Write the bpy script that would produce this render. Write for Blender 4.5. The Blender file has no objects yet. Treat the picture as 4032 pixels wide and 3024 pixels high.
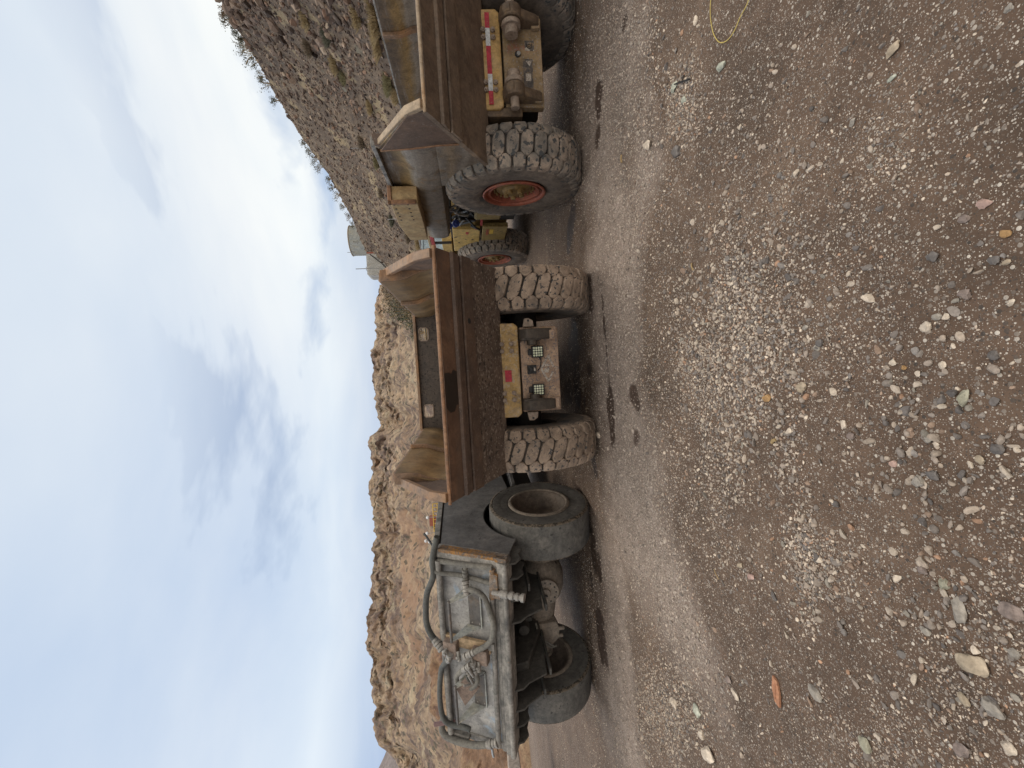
import bpy, bmesh, math, random
import numpy as np
from mathutils import Vector, Matrix

# ------------------------------------------------------------------ camera, light, sky
scn = bpy.context.scene
F_PX, HC = 1700.0, 1.6
PITCH, ROLL = math.atan(176/1700.0), math.radians(3.6)
FW = np.array([0, math.cos(PITCH), -math.sin(PITCH)]); R0 = np.array([1.0, 0, 0]); U0 = np.cross(R0, FW)
RT = R0*math.cos(ROLL) - U0*math.sin(ROLL); UP = U0*math.cos(ROLL) + R0*math.sin(ROLL)
CAM = np.array([0, 0, HC])
cd = bpy.data.cameras.new('camera'); cam = bpy.data.objects.new('camera', cd)
scn.collection.objects.link(cam); scn.camera = cam
cd.sensor_fit = 'HORIZONTAL'; cd.sensor_width = 36; cd.lens = 36*F_PX/4032
cd.clip_start = .05; cd.clip_end = 4000
# the phone was held upright, the file lies on its side: world up is the left of the picture
X, Y, Z = -UP, RT, -FW
cam.matrix_world = Matrix(((X[0], Y[0], Z[0], 0), (X[1], Y[1], Z[1], 0), (X[2], Y[2], Z[2], HC), (0, 0, 0, 1)))

SUN_EL, SUN_AZ = math.radians(72), math.radians(60)      # azimuth from +Y towards +X
sl = bpy.data.lights.new('sun', 'SUN'); sl.energy = .95; sl.angle = math.radians(30); sl.color = (1, .90, .78)
sun = bpy.data.objects.new('sun', sl); scn.collection.objects.link(sun)
sd = Vector((math.sin(SUN_AZ)*math.cos(SUN_EL), math.cos(SUN_AZ)*math.cos(SUN_EL), math.sin(SUN_EL)))
sun.rotation_euler = (-sd).to_track_quat('-Z', 'Y').to_euler()

w = bpy.data.worlds.new('World'); scn.world = w; w.use_nodes = True
nt = w.node_tree; nt.nodes.clear(); N = nt.nodes.new; L = nt.links.new
out = N('ShaderNodeOutputWorld'); mixs = N('ShaderNodeMixShader')
sky = N('ShaderNodeTexSky'); sky.sky_type = 'NISHITA'; sky.sun_disc = False
sky.sun_elevation = SUN_EL; sky.sun_rotation = SUN_AZ; sky.altitude = 900; sky.dust_density = .6; sky.ozone_density = 1.5
bg1 = N('ShaderNodeBackground'); bg1.inputs[1].default_value = .12; L(sky.outputs[0], bg1.inputs[0])
tc = N('ShaderNodeTexCoord'); sep = N('ShaderNodeSeparateXYZ'); L(tc.outputs['Generated'], sep.inputs[0])
def mth(op, a, b=None, c=None, tree=None):
    n = (tree or nt).nodes.new('ShaderNodeMath'); n.operation = op
    for i, v in enumerate((a, b, c)):
        if v is None: continue
        if isinstance(v, (int, float)): n.inputs[i].default_value = v
        else: (tree or nt).links.new(v, n.inputs[i])
    return n.outputs[0]
zz = mth('ADD', mth('ABSOLUTE', sep.outputs[2]), .10)
comb = N('ShaderNodeCombineXYZ'); L(mth('DIVIDE', sep.outputs[0], zz), comb.inputs[0]); L(mth('DIVIDE', sep.outputs[1], zz), comb.inputs[1])
def wnoise(scale, detail, rough, dist, off, stretch=(1, 1, 1)):
    mp = N('ShaderNodeMapping'); mp.inputs['Location'].default_value = off; mp.inputs['Scale'].default_value = stretch
    L(comb.outputs[0], mp.inputs[0])
    n = N('ShaderNodeTexNoise'); n.inputs['Scale'].default_value = scale; n.inputs['Detail'].default_value = detail
    n.inputs['Roughness'].default_value = rough; n.inputs['Distortion'].default_value = dist
    L(mp.outputs[0], n.inputs['Vector']); return n.outputs[0]
def ramp(sock, stops, tree=None, interp='LINEAR'):
    t = tree or nt
    n = t.nodes.new('ShaderNodeValToRGB'); cr = n.color_ramp; cr.interpolation = interp
    while len(cr.elements) < len(stops): cr.elements.new(.5)
    for e, (p, c) in zip(cr.elements, stops):
        e.position = p; e.color = (*c, 1) if len(c) == 3 else c
    t.links.new(sock, n.inputs[0]); return n.outputs[0]
def mixc(fac, a, b, tree=None, mode='MIX'):
    t = tree or nt
    n = t.nodes.new('ShaderNodeMix'); n.data_type = 'RGBA'; n.blend_type = mode
    for s, v in ((n.inputs[0], fac), (n.inputs[6], a), (n.inputs[7], b)):
        if isinstance(v, (int, float)): s.default_value = v
        elif isinstance(v, tuple): s.default_value = (*v, 1) if len(v) == 3 else v
        else: t.links.new(v, s)
    return n.outputs[2]
n1 = wnoise(.5, 4, .48, .25, (3.1, 1.7, 0), (1.0, .8, 1)); n2 = wnoise(1.0, 6, .52, .3, (2.6, 6.4, 1), (.8, 1.0, 1))
cl = ramp(n1, [(.32, (.49, .615, .80)), (.50, (.61, .715, .85)), (.68, (.76, .83, .895))])
cl2 = ramp(n2, [(.34, (.55, .655, .81)), (.62, (.84, .89, .925))])
cloud = mixc(.42, cl, cl2)
side = ramp(mth('MULTIPLY_ADD', sep.outputs[0], .5, .5), [(.15, (.90, .94, 1.0)), (.5, (.98, .985, 1)), (.8, (1.07, 1.05, 1.02))]); cloud = mixc(1.0, cloud, side, mode='MULTIPLY')
low = ramp(sep.outputs[2], [(.12, (.76, .80, .90)), (.22, (.92, .93, .96)), (.29, (1.25, 1.19, 1.10)), (.42, (1.12, 1.08, 1.04)), (.75, (1.0, 1.0, 1.0))])
cloud = mixc(1.0, cloud, low, mode='MULTIPLY')
cloud = mixc(1.0, cloud, (1.04, 1.03, 1.015), mode='MULTIPLY')
cloud = mixc(1.0, cloud, ramp(mth('MULTIPLY_ADD', sep.outputs[1], -.5, .5), [(.48, (1, 1, 1)), (.85, (1.75, 1.50, 1.20))]), mode='MULTIPLY')      # unseen sky behind camera and overhead, brightness added to lift and warm the light
cloud = mixc(1.0, cloud, ramp(sep.outputs[2], [(.78, (1, 1, 1)), (.93, (1.75, 1.55, 1.25))]), mode='MULTIPLY')
bg2 = N('ShaderNodeBackground'); bg2.inputs[1].default_value = 1.0; L(cloud, bg2.inputs[0])
hole = ramp(mth('ADD', mth('MULTIPLY', n2, .55), mth('MULTIPLY', wnoise(.9, 5, .55, .4, (1.2, 9.1, 2)), .45)), [(.375, (.40, .40, .40)), (.455, (1, 1, 1))])
hole = mixc(1.0, hole, ramp(sep.outputs[2], [(.30, (0, 0, 0)), (.55, (1, 1, 1))]), mode='LIGHTEN'); L(hole, mixs.inputs[0]); L(bg1.outputs[0], mixs.inputs[1]); L(bg2.outputs[0], mixs.inputs[2]); L(mixs.outputs[0], out.inputs[0])

vs = scn.view_settings; vs.view_transform = 'Standard'; vs.look = 'None'; vs.exposure = 0.0; vs.gamma = 1; vs.use_curve_mapping = False
try:
    scn.cycles.max_bounces = 5; scn.cycles.diffuse_bounces = 3; scn.cycles.glossy_bounces = 2
except Exception: pass

# ------------------------------------------------------------------ helpers
rng = np.random.default_rng(7); random.seed(7)
def ray(x, y): return FW + (1512-y)/F_PX*RT - (x-2016)/F_PX*UP
def gnd(x, y, z=0.0):
    d = ray(x, y); return CAM + (z-HC)/d[2]*d
def at_depth(x, y, D):
    d = ray(x, y); return CAM + d*(D/math.hypot(d[0], d[1]))

class MB:
    def __init__(s): s.v = []; s.f = []; s.m = []
    def add(s, vs_, fs, mi=0):
        o = len(s.v); s.v += [tuple(map(float, p)) for p in vs_]; s.f += [tuple(o+i for i in q) for q in fs]; s.m += [mi]*len(fs); return s
    def box(s, c, d, rot=None, mi=0):
        M = rot or Matrix.Identity(3); c = Vector(c)
        P = [c + M @ Vector((sx*d[0]/2, sy*d[1]/2, sz*d[2]/2)) for sx in (-1, 1) for sy in (-1, 1) for sz in (-1, 1)]
        return s.add(P, [(0, 1, 3, 2), (4, 6, 7, 5), (0, 4, 5, 1), (2, 3, 7, 6), (0, 2, 6, 4), (1, 5, 7, 3)], mi)
    def b2(s, x0, x1, y0, y1, z0, z1, mi=0):
        return s.box(((x0+x1)/2, (y0+y1)/2, (z0+z1)/2), (x1-x0, y1-y0, z1-z0), None, mi)
    def ext(s, poly, ax, a, b, mi=0):
        n = len(poly)
        def P(q, w): return {'x': (w, q[0], q[1]), 'y': (q[0], w, q[1]), 'z': (q[0], q[1], w)}[ax]
        s.add([P(q, a) for q in poly] + [P(q, b) for q in poly],
              [tuple(range(n)), tuple(range(2*n-1, n-1, -1))] + [(i, (i+1) % n, n+(i+1) % n, n+i) for i in range(n)], mi); return s
    def loft(s, rings, closed=True, caps=True, mi=0):
        n = len(rings[0]); fs = []
        for k in range(len(rings)-1):
            for i in range(n if closed else n-1):
                j = (i+1) % n; fs.append((k*n+i, k*n+j, (k+1)*n+j, (k+1)*n+i))
        if caps and closed: fs += [tuple(range(n)), tuple(range((len(rings)-1)*n+n-1, (len(rings)-1)*n-1, -1))]
        return s.add([p for r in rings for p in r], fs, mi)
    def tube(s, path, r, n=10, mi=0):
        P = [Vector(p) for p in path]; rings = []; u = None
        for i, p in enumerate(P):
            t = (P[min(i+1, len(P)-1)] - P[max(i-1, 0)]).normalized()
            if u is None:
                u = t.orthogonal().normalized()
            u = (u - t*u.dot(t)).normalized(); v = t.cross(u)
            rr = r[i] if isinstance(r, (list, tuple)) else r
            rings.append([p + (u*math.cos(2*math.pi*k/n) + v*math.sin(2*math.pi*k/n))*rr for k in range(n)])
        return s.loft(rings, mi=mi)
    def cyl(s, c, ax, r, l, n=20, mi=0):
        c = Vector(c); ax = Vector(ax).normalized(); return s.tube([c-ax*l/2, c+ax*l/2], r, n, mi)
    def lathe(s, prof, n=64, c=(0, 0, 0), mi=0, closed=False):
        """prof: (x, r) pairs turned about the X axis"""
        rings = [[(c[0]+x, c[1]+r*math.cos(2*math.pi*k/n), c[2]+r*math.sin(2*math.pi*k/n)) for k in range(n)] for x, r in prof]
        if closed: rings.append(rings[0])
        return s.loft(rings, True, False, mi)
    def build(s, name, mat, parent=None, bevel=0.0, smooth=True, angle=38, mats=None):
        me = bpy.data.meshes.new(name); me.from_pydata(s.v, [], s.f)
        for m_ in ([mat] if mats is None else mats): me.materials.append(m_)
        if any(s.m): me.polygons.foreach_set('material_index', s.m)
        bm = bmesh.new(); bm.from_mesh(me); bmesh.ops.recalc_face_normals(bm, faces=bm.faces); bm.to_mesh(me); bm.free()
        if smooth:
            me.polygons.foreach_set('use_smooth', [True]*len(me.polygons)); me.set_sharp_from_angle(angle=math.radians(angle))
        o = bpy.data.objects.new(name, me); scn.collection.objects.link(o)
        if parent is not None: o.parent = parent
        if bevel:
            b = o.modifiers.new('bevel', 'BEVEL'); b.width = bevel; b.segments = 2; b.limit_method = 'ANGLE'; b.angle_limit = math.radians(40); b.harden_normals = False
        return o

def arr_mesh(name, V, Fq, mat, k=3, col=None, smooth=True, attrs=None):
    V = np.asarray(V, np.float32); Fq = np.asarray(Fq, np.int32)
    me = bpy.data.meshes.new(name); me.vertices.add(len(V)); me.vertices.foreach_set('co', V.ravel())
    me.loops.add(Fq.size); me.loops.foreach_set('vertex_index', Fq.ravel()); me.polygons.add(len(Fq))
    me.polygons.foreach_set('loop_start', np.arange(0, Fq.size, k, dtype=np.int32)); me.polygons.foreach_set('loop_total', np.full(len(Fq), k, np.int32))
    me.polygons.foreach_set('use_smooth', np.full(len(Fq), smooth)); me.update(calc_edges=True)
    if col is not None:
        a = me.color_attributes.new('Col', 'FLOAT_COLOR', 'POINT'); c4 = np.ones((len(V), 4), np.float32); c4[:, :3] = col; a.data.foreach_set('color', c4.ravel())
    for nm, val in (attrs or {}).items():
        a = me.attributes.new(nm, 'FLOAT', 'POINT'); a.data.foreach_set('value', np.asarray(val, np.float32))
    me.materials.append(mat)
    o = bpy.data.objects.new(name, me); scn.collection.objects.link(o); return o

def tag(o, label=None, cat=None, group=None, kind=None):
    if label: o['label'] = label
    if cat: o['category'] = cat
    if group: o['group'] = group
    if kind: o['kind'] = kind
    return o
def empty(name, loc, rz=0.0, parent=None):
    o = bpy.data.objects.new(name, None); scn.collection.objects.link(o); o.location = loc; o.rotation_euler = (0, 0, rz); o.empty_display_size = .2
    if parent: o.parent = parent
    return o
def catmull(P, k=6):
    P = [Vector(p) for p in P]; Q = [P[0]*2-P[1]] + P + [P[-1]*2-P[-2]]; out_ = []
    for i in range(1, len(Q)-2):
        a, b, c, d = Q[i-1:i+3]
        for j in range(k):
            t = j/k; out_.append(.5*((2*b) + (c-a)*t + (2*a-5*b+4*c-d)*t*t + (3*b-a-3*c+d)*t**3))
    out_.append(Q[-2]); return out_

# numpy value noise
def vnoise(x, y, seed=0):
    xi = np.floor(x).astype(np.int64); yi = np.floor(y).astype(np.int64); fx = x-xi; fy = y-yi
    fx = fx*fx*(3-2*fx); fy = fy*fy*(3-2*fy)
    def h(a, b):
        n = (a*374761393 + b*668265263 + seed*1442695041) & 0xffffffff
        n = ((n ^ (n >> 13))*1274126177) & 0xffffffff
        return ((n ^ (n >> 16)) & 0xffff)/65535.0
    return (h(xi, yi)*(1-fx)+h(xi+1, yi)*fx)*(1-fy) + (h(xi, yi+1)*(1-fx)+h(xi+1, yi+1)*fx)*fy
def fbm(x, y, o=5, seed=0, g=.5):
    s = 0; a = 1; t = 0
    for k in range(o):
        s = s + a*vnoise(x*2**k, y*2**k, seed+k*17); t += a; a *= g
    return s/t

# ------------------------------------------------------------------ materials
def lin(r, g, b):
    f = lambda c: ((c/255+.055)/1.055)**2.4 if c > 10 else c/255/12.92
    return (f(r), f(g), f(b))
def new_mat(name):
    m = bpy.data.materials.new(name); m.use_nodes = True; t = m.node_tree; t.nodes.clear()
    o = t.nodes.new('ShaderNodeOutputMaterial'); p = t.nodes.new('ShaderNodeBsdfPrincipled'); t.links.new(p.outputs[0], o.inputs[0])
    return m, t, p
def tnoise(t, vec, scale, detail=6, rough=.6, dist=0.0, stretch=None, off=(0, 0, 0)):
    if stretch or off != (0, 0, 0):
        mp = t.nodes.new('ShaderNodeMapping'); mp.inputs['Scale'].default_value = stretch or (1, 1, 1); mp.inputs['Location'].default_value = off
        t.links.new(vec, mp.inputs[0]); vec = mp.outputs[0]
    n = t.nodes.new('ShaderNodeTexNoise'); n.inputs['Scale'].default_value = scale; n.inputs['Detail'].default_value = detail
    n.inputs['Roughness'].default_value = rough; n.inputs['Distortion'].default_value = dist
    t.links.new(vec, n.inputs['Vector']); return n.outputs[0]
def bump(t, p, h, strength=.3, dist=.01):
    b = t.nodes.new('ShaderNodeBump'); b.inputs['Strength'].default_value = strength; b.inputs['Distance'].default_value = dist
    t.links.new(h, b.inputs['Height']); t.links.new(b.outputs[0], p.inputs['Normal']); return b
def objvec(t):
    return t.nodes.new('ShaderNodeTexCoord').outputs['Object']
def grime(name, stops, scale=3.0, rough=.65, metal=0.0, speck=None, streak=None, bmp=.25, fine=40, patch=None, spots=None, seed=0.0):
    """weathered surface: big noise through a ramp, fine mottling, optional specks, patches and runs"""
    m, t, p = new_mat(name); v = objvec(t); off = (seed*3.7, seed*1.3, seed*2.1)
    a = tnoise(t, v, scale, 8, .62, .3, None, off); col = ramp(a, stops, t)
    fn = tnoise(t, v, fine, 5, .7, 0, None, off); col = mixc(.55, col, ramp(fn, [(.25, (.55, .55, .55)), (.75, (1.35, 1.35, 1.35))], t), t, 'MULTIPLY')
    md = tnoise(t, v, scale*3.7, 7, .68, .5, None, (off[0]+7, off[1]+3, off[2]+1)); col = mixc(.75, col, ramp(md, [(.32, (.52, .50, .48)), (.5, (.98, .97, .96)), (.68, (1.38, 1.34, 1.28))], t), t, 'MULTIPLY')
    if streak:
        s = tnoise(t, v, streak[1], 5, .65, .2, streak[2] if len(streak) > 2 else (1, 1, .12), (5, 3, 1))
        col = mixc(ramp(s, [(.5, (0, 0, 0)), (.68, (streak[3] if len(streak) > 3 else .7,)*3)], t), col, streak[0], t)
    if patch:
        s = tnoise(t, v, patch[1], 7, .65, .6, None, (9+seed, 2, 4)); lo = patch[2]
        col = mixc(ramp(s, [(lo, (0, 0, 0)), (lo+.06, (patch[3] if len(patch) > 3 else .85,)*3)], t), col, patch[0], t)
    if speck:
        s = tnoise(t, v, speck[1], 3, .55, 0, None, (2, 8, 5+seed)); lo = speck[2]
        col = mixc(ramp(s, [(lo, (0, 0, 0)), (lo+.05, (speck[3] if len(speck) > 3 else .9,)*3)], t), col, speck[0], t)
    if spots:
        s = tnoise(t, v, spots[1], 2, .5, 0, None, (12, 1, 5+seed)); lo = spots[2]
        col = mixc(ramp(s, [(lo, (0, 0, 0)), (lo+.04, (.9, .9, .9))], t), col, spots[0], t)
    t.links.new(col, p.inputs['Base Color']); p.inputs['Metallic'].default_value = metal
    t.links.new(ramp(a, [(.3, (rough-.1,)*3), (.7, (min(1, rough+.15),)*3)], t), p.inputs['Roughness'])
    bump(t, p, fn, bmp, .006); return m
def plain(name, c, rough=.5, metal=0.0):
    m, t, p = new_mat(name); v = objvec(t)
    col = mixc(.5, c, ramp(tnoise(t, v, 14, 6, .65), [(.3, tuple(x*.55 for x in c)), (.7, tuple(min(1, x*1.3) for x in c))], t), t)
    t.links.new(col, p.inputs['Base Color']); p.inputs['Roughness'].default_value = rough; p.inputs['Metallic'].default_value = metal
    bump(t, p, tnoise(t, v, 60, 4, .6), .12, .004); return m

M = {}
M['bed_brown'] = grime('bed_brown', [(.3, (0.098, 0.069, 0.055)), (.5, (0.138, 0.092, 0.069)), (.72, (0.196, 0.121, 0.081))], 2.2, .6, .0, speck=((.26, .22, .19), 45, .63, .55), streak=((.05, .04, .035), 3, (1, 1, .3), .5))
M['tail_rust'] = grime('tail_rust', [(.3, (0.121, 0.071, 0.048)), (.52, (0.178, 0.101, 0.064)), (.72, (0.241, 0.144, 0.092))], 1.8, .55, speck=((.10, .075, .06), 30, .62, .6), streak=((.17, .13, .10), 2.5, (.35, 1, 1), .4))
M['tail_mud'] = grime('tail_mud', [(.3, (0.092, 0.069, 0.057)), (.5, (0.155, 0.115, 0.092)), (.75, (0.230, 0.172, 0.127))], 2.6, .75, speck=((.34, .28, .235), 30, .56, .8), spots=((.035, .03, .028), 22, .62), bmp=.6)
M['edge_rust'] = grime('edge_rust', [(.3, (0.170, 0.085, 0.043)), (.5, (0.255, 0.128, 0.064)), (.7, (0.323, 0.204, 0.128))], 4, .6, speck=((.13, .08, .05), 30, .6, .7))
M['flange_mid'] = grime('flange_mid', [(.3, (0.176, 0.123, 0.088)), (.5, (0.238, 0.150, 0.097)), (.7, (0.317, 0.167, 0.079))], 3, .55, speck=((.10, .07, .05), 26, .62, .7), streak=((.33, .18, .08), 4, (1, 1, 1), .7))
M['flange_pale'] = grime('flange_pale', [(.3, (.30, .215, .14)), (.55, (.38, .29, .20)), (.75, (.34, .19, .09))], 3, .6, speck=((.22, .14, .08), 30, .62, .6))
M['bed_inner'] = grime('bed_inner', [(.3, (.14, .098, .06)), (.5, (.22, .145, .07)), (.7, (.31, .205, .10))], 1.7, .5, streak=((.26, .14, .055), 3, (.4, .4, 1), .6), speck=((.09, .05, .03), 22, .62, .6))
M['headboard'] = grime('headboard', [(.3, (0.050, 0.040, 0.035)), (.55, (0.083, 0.066, 0.057)), (.75, (0.110, 0.088, 0.072))], 5, .7, spots=((.014, .012, .012), 26, .60), bmp=.5)
M['bed_ochre'] = grime('bed_ochre', [(.28, (.13, .10, .078)), (.5, (.19, .155, .12)), (.7, (.25, .175, .095))], 2.0, .5, .15, streak=((.27, .26, .25), 6, (1, .25, 1), .6), patch=((.22, .12, .04), 3.2, .62, .6), speck=((.36, .34, .32), 30, .66, .5))
M['tail_right'] = grime('tail_right', [(.3, (0.138, 0.101, 0.076)), (.5, (0.196, 0.144, 0.106)), (.72, (0.265, 0.196, 0.138))], 2.2, .65, speck=((.24, .19, .15), 36, .60, .6), patch=((.10, .065, .045), 5, .58, .6))
M['yellow_dirty'] = grime('yellow_dirty', [(.3, (0.345, 0.230, 0.098)), (.5, (0.437, 0.287, 0.115)), (.7, (0.414, 0.310, 0.196))], 4, .65, speck=((.42, .34, .26), 34, .56, .7), patch=((.17, .12, .085), 6, .58, .75))
M['plate_mud'] = grime('plate_mud', [(.3, (0.276, 0.184, 0.132)), (.52, (0.380, 0.265, 0.190)), (.72, (0.460, 0.322, 0.230))], 4, .8, speck=((.13, .12, .13), 55, .56, .85), patch=((.30, .19, .07), 2.4, .6, .6), bmp=.5)
M['yellow_frame'] = grime('yellow_frame', [(.3, (0.370, 0.224, 0.078)), (.5, (0.470, 0.302, 0.112)), (.7, (0.493, 0.347, 0.190))], 4, .55, speck=((.34, .13, .06), 24, .66, .7), patch=((.28, .20, .15), 6, .64, .6))
M['plate_right'] = grime('plate_right', [(.3, (0.190, 0.134, 0.084)), (.5, (0.280, 0.196, 0.106)), (.7, (0.336, 0.235, 0.157))], 3, .75, speck=((.27, .25, .25), 48, .60, .8), patch=((.33, .13, .09), 3.4, .6, .6), bmp=.4)
M['dark_link'] = grime('dark_link', [(.3, (.035, .028, .024)), (.6, (.075, .058, .045)), (.75, (.11, .085, .065))], 7, .6)
M['link_rust'] = grime('link_rust', [(.3, (.09, .06, .042)), (.55, (.15, .105, .07)), (.75, (.24, .15, .07))], 7, .6, patch=((.34, .11, .07), 8, .66, .7))
M['pin'] = grime('pin', [(.3, (.24, .18, .14)), (.6, (.33, .26, .21))], 9, .6)
M['under_black'] = grime('under_black', [(.35, (.014, .013, .013)), (.7, (.035, .031, .029))], 6, .7)
M['rubber_dust'] = grime('rubber_dust', [(.28, (0.102, 0.089, 0.081)), (.42, (0.281, 0.212, 0.162)), (.6, (0.391, 0.297, 0.230))], 3.0, .9, spots=((.05, .052, .056), 26, .60), bmp=.5, fine=70)
M['rubber_groove'] = grime('rubber_groove', [(.3, (0.028, 0.026, 0.024)), (.55, (0.056, 0.048, 0.042)), (.75, (0.120, 0.096, 0.080))], 4, .92, bmp=.4)
M['rubber_side'] = grime('rubber_side', [(.3, (.09, .08, .072)), (.5, (.17, .14, .118)), (.7, (.25, .205, .17))], 3.0, .9, patch=((.075, .078, .082), 3.5, .56, .85), bmp=.5)
M['rubber_grey'] = grime('rubber_grey', [(.28, (.10, .097, .092)), (.46, (.20, .172, .148)), (.62, (.36, .285, .23))], 3.4, .9, spots=((.05, .055, .06), 20, .58), bmp=.5, fine=70)
M['rubber_bald'] = grime('rubber_bald', [(.3, (0.072, 0.072, 0.071)), (.55, (0.137, 0.132, 0.124)), (.75, (0.187, 0.176, 0.164))], 5, .75, streak=((.17, .16, .15), 10, (.3, 1, 1), .5), speck=((.03, .03, .03), 18, .64, .8), bmp=.5)
M['rubber_dark'] = grime('rubber_dark', [(.3, (.03, .03, .03)), (.7, (.07, .066, .06))], 5, .8)
M['scuff'] = grime('scuff', [(.35, (.12, .095, .07)), (.6, (.20, .165, .13))], 20, .95, spots=((.04, .035, .03), 30, .5), bmp=.8)
M['rim_red'] = grime('rim_red', [(.3, (.23, .07, .045)), (.55, (.35, .10, .06)), (.72, (.28, .15, .105))], 6, .55)
M['hub_yellow'] = grime('hub_yellow', [(.3, (.12, .08, .035)), (.55, (.27, .175, .065)), (.75, (.34, .24, .12))], 7, .55)
M['rim_brown'] = grime('rim_brown', [(.3, (.11, .09, .075)), (.6, (.19, .155, .13)), (.75, (.26, .21, .175))], 5, .75)
M['char_plate'] = grime('char_plate', [(.3, (.115, .114, .118)), (.55, (.175, .171, .173)), (.75, (.24, .228, .222))], 2.5, .6, .1, streak=((.20, .185, .18), 7, (1, .25, 1), .4), speck=((.05, .042, .04), 18, .66, .7))
M['grey_beam'] = grime('grey_beam', [(.3, (0.134, 0.130, 0.122)), (.5, (0.269, 0.254, 0.236)), (.7, (0.393, 0.367, 0.337))], 6, .75, streak=((.05, .05, .052), 7, (.35, 1, 1), .7), patch=((.30, .21, .15), 4, .68, .6))
M['grey_panel'] = grime('grey_panel', [(.3, (0.276, 0.276, 0.276)), (.5, (0.385, 0.375, 0.370)), (.7, (0.463, 0.449, 0.429))], 2.4, .7, streak=((.17, .165, .165), 5, (1, 1, .3), .6), patch=((.30, .40, .52), 2.6, .58, .6), speck=((.11, .105, .10), 34, .64, .7))
M['tray'] = grime('tray', [(.3, (.34, .36, .35)), (.5, (.44, .46, .44)), (.7, (.52, .49, .40))], 5, .65, patch=((.24, .33, .42), 4, .6, .6), streak=((.14, .14, .14), 6, (1, 1, .3), .5))
M['tray_dark'] = grime('tray_dark', [(.3, (.075, .072, .072)), (.55, (.13, .12, .115)), (.75, (.22, .15, .09))], 4, .6)
M['rust_orange'] = grime('rust_orange', [(.3, (.22, .20, .185)), (.46, (.22, .15, .10)), (.56, (.33, .17, .06)), (.68, (.38, .20, .06))], 6, .85, spots=((.13, .11, .10), 30, .54), patch=((.27, .25, .23), 7, .58, .9), bmp=.5)
M['hose'] = grime('hose', [(.3, (.05, .052, .05)), (.6, (.10, .10, .092)), (.75, (.16, .155, .14))], 8, .6)
M['hose_dust'] = grime('hose_dust', [(.3, (.13, .125, .115)), (.6, (.20, .19, .17)), (.75, (.27, .255, .23))], 8, .75)
M['fitting'] = grime('fitting', [(.3, (.22, .21, .195)), (.6, (.34, .32, .30)), (.75, (.44, .42, .39))], 12, .5, .2)
M['manifold'] = grime('manifold', [(.3, (.17, .13, .11)), (.6, (.27, .20, .165)), (.75, (.33, .24, .18))], 10, .7)
M['tan_bar'] = grime('tan_bar', [(.3, (.34, .24, .15)), (.6, (.45, .33, .21))], 6, .7)
M['axle'] = grime('axle', [(.3, (.17, .148, .125)), (.55, (.26, .22, .185)), (.75, (.33, .285, .24))], 5, .85, patch=((.035, .028, .024), 3, .62, .9))
M['rib_dark'] = grime('rib_dark', [(.3, (.045, .043, .041)), (.6, (.09, .085, .078)), (.75, (.14, .13, .118))], 5, .75)
M['yellow_paint'] = grime('yellow_paint', [(.3, (.50, .33, .10)), (.6, (.58, .40, .14)), (.75, (.52, .38, .18))], 3, .5, spots=((.04, .03, .025), 7, .66), speck=((.42, .28, .12), 30, .64, .5))
M['yellow_olive'] = grime('yellow_olive', [(.3, (.19, .13, .045)), (.6, (.30, .21, .075)), (.75, (.34, .25, .11))], 4, .6, spots=((.05, .035, .025), 14, .66))
M['cream_box'] = grime('cream_box', [(.3, (.34, .22, .10)), (.5, (.44, .32, .17)), (.7, (.38, .24, .10))], 3, .6, streak=((.28, .16, .07), 5, (1, 1, .3), .6))
M['red'] = plain('red', (.42, .045, .05), .5)
M['red_worn'] = grime('red_worn', [(.3, (.36, .02, .04)), (.6, (.48, .035, .06)), (.8, (.40, .10, .09))], 9, .6, speck=((.34, .24, .18), 30, .62, .7))
M['white_tape'] = grime('white_tape', [(.3, (.50, .52, .54)), (.7, (.68, .70, .72))], 9, .5, spots=((.10, .10, .11), 16, .70))
M['black'] = plain('black', (.02, .02, .021), .5)
M['silver'] = plain('silver', (.45, .46, .47), .35, .6)
M['blue_cap'] = plain('blue_cap', (.035, .06, .28), .45)
M['led'] = grime('led', [(.3, (.55, .60, .42)), (.7, (.78, .82, .66))], 20, .3)
M['sticker'] = grime('sticker', [(.35, (.50, .46, .40)), (.45, (.42, .36, .29)), (.5, (.10, .09, .085)), (.62, (.12, .10, .09)), (.66, (.45, .40, .33))], 22, .8, patch=((.27, .18, .10), 11, .56, .9))
M['sticker_black'] = grime('sticker_black', [(.35, (.06, .055, .055)), (.55, (.13, .11, .10)), (.7, (.27, .19, .12))], 20, .85, patch=((.24, .17, .10), 9, .6, .8))
M['white_worn'] = grime('white_worn', [(.3, (.34, .29, .25)), (.6, (.50, .45, .40))], 22, .85, speck=((.20, .16, .14), 55, .54, .9))
M['tank'] = grime('tank', [(.3, (.28, .30, .30)), (.6, (.38, .39, .37)), (.75, (.42, .38, .28))], 1.2, .7, streak=((.46, .40, .26), 1.2, (1, 1, .2), .6))
M['shed_white'] = grime('shed_white', [(.3, (.44, .44, .42)), (.6, (.58, .57, .54))], 2, .7, streak=((.20, .17, .13), 2, (1, 1, .2), .7))
M['roof_blue'] = grime('roof_blue', [(.3, (.33, .42, .48)), (.7, (.45, .54, .60))], 2, .6)
M['grey_post'] = plain('grey_post', (.30, .29, .28), .6)
M['rail_yellow'] = plain('rail_yellow', (.62, .40, .06), .5)
M['lamp_white'] = plain('lamp_white', (.75, .75, .76), .35)
M['orange'] = plain('orange', (.62, .24, .03), .6)
M['concrete'] = grime('concrete', [(.3, (.34, .29, .25)), (.7, (.46, .40, .35))], 3, .9)
M['brick'] = grime('brick', [(.3, (.36, .16, .09)), (.7, (.46, .24, .14))], 14, .9, bmp=.5)
M['cord'] = plain('cord', (.55, .42, .12), .6)
M['twig'] = plain('twig', (.36, .25, .12), .8)

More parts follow.
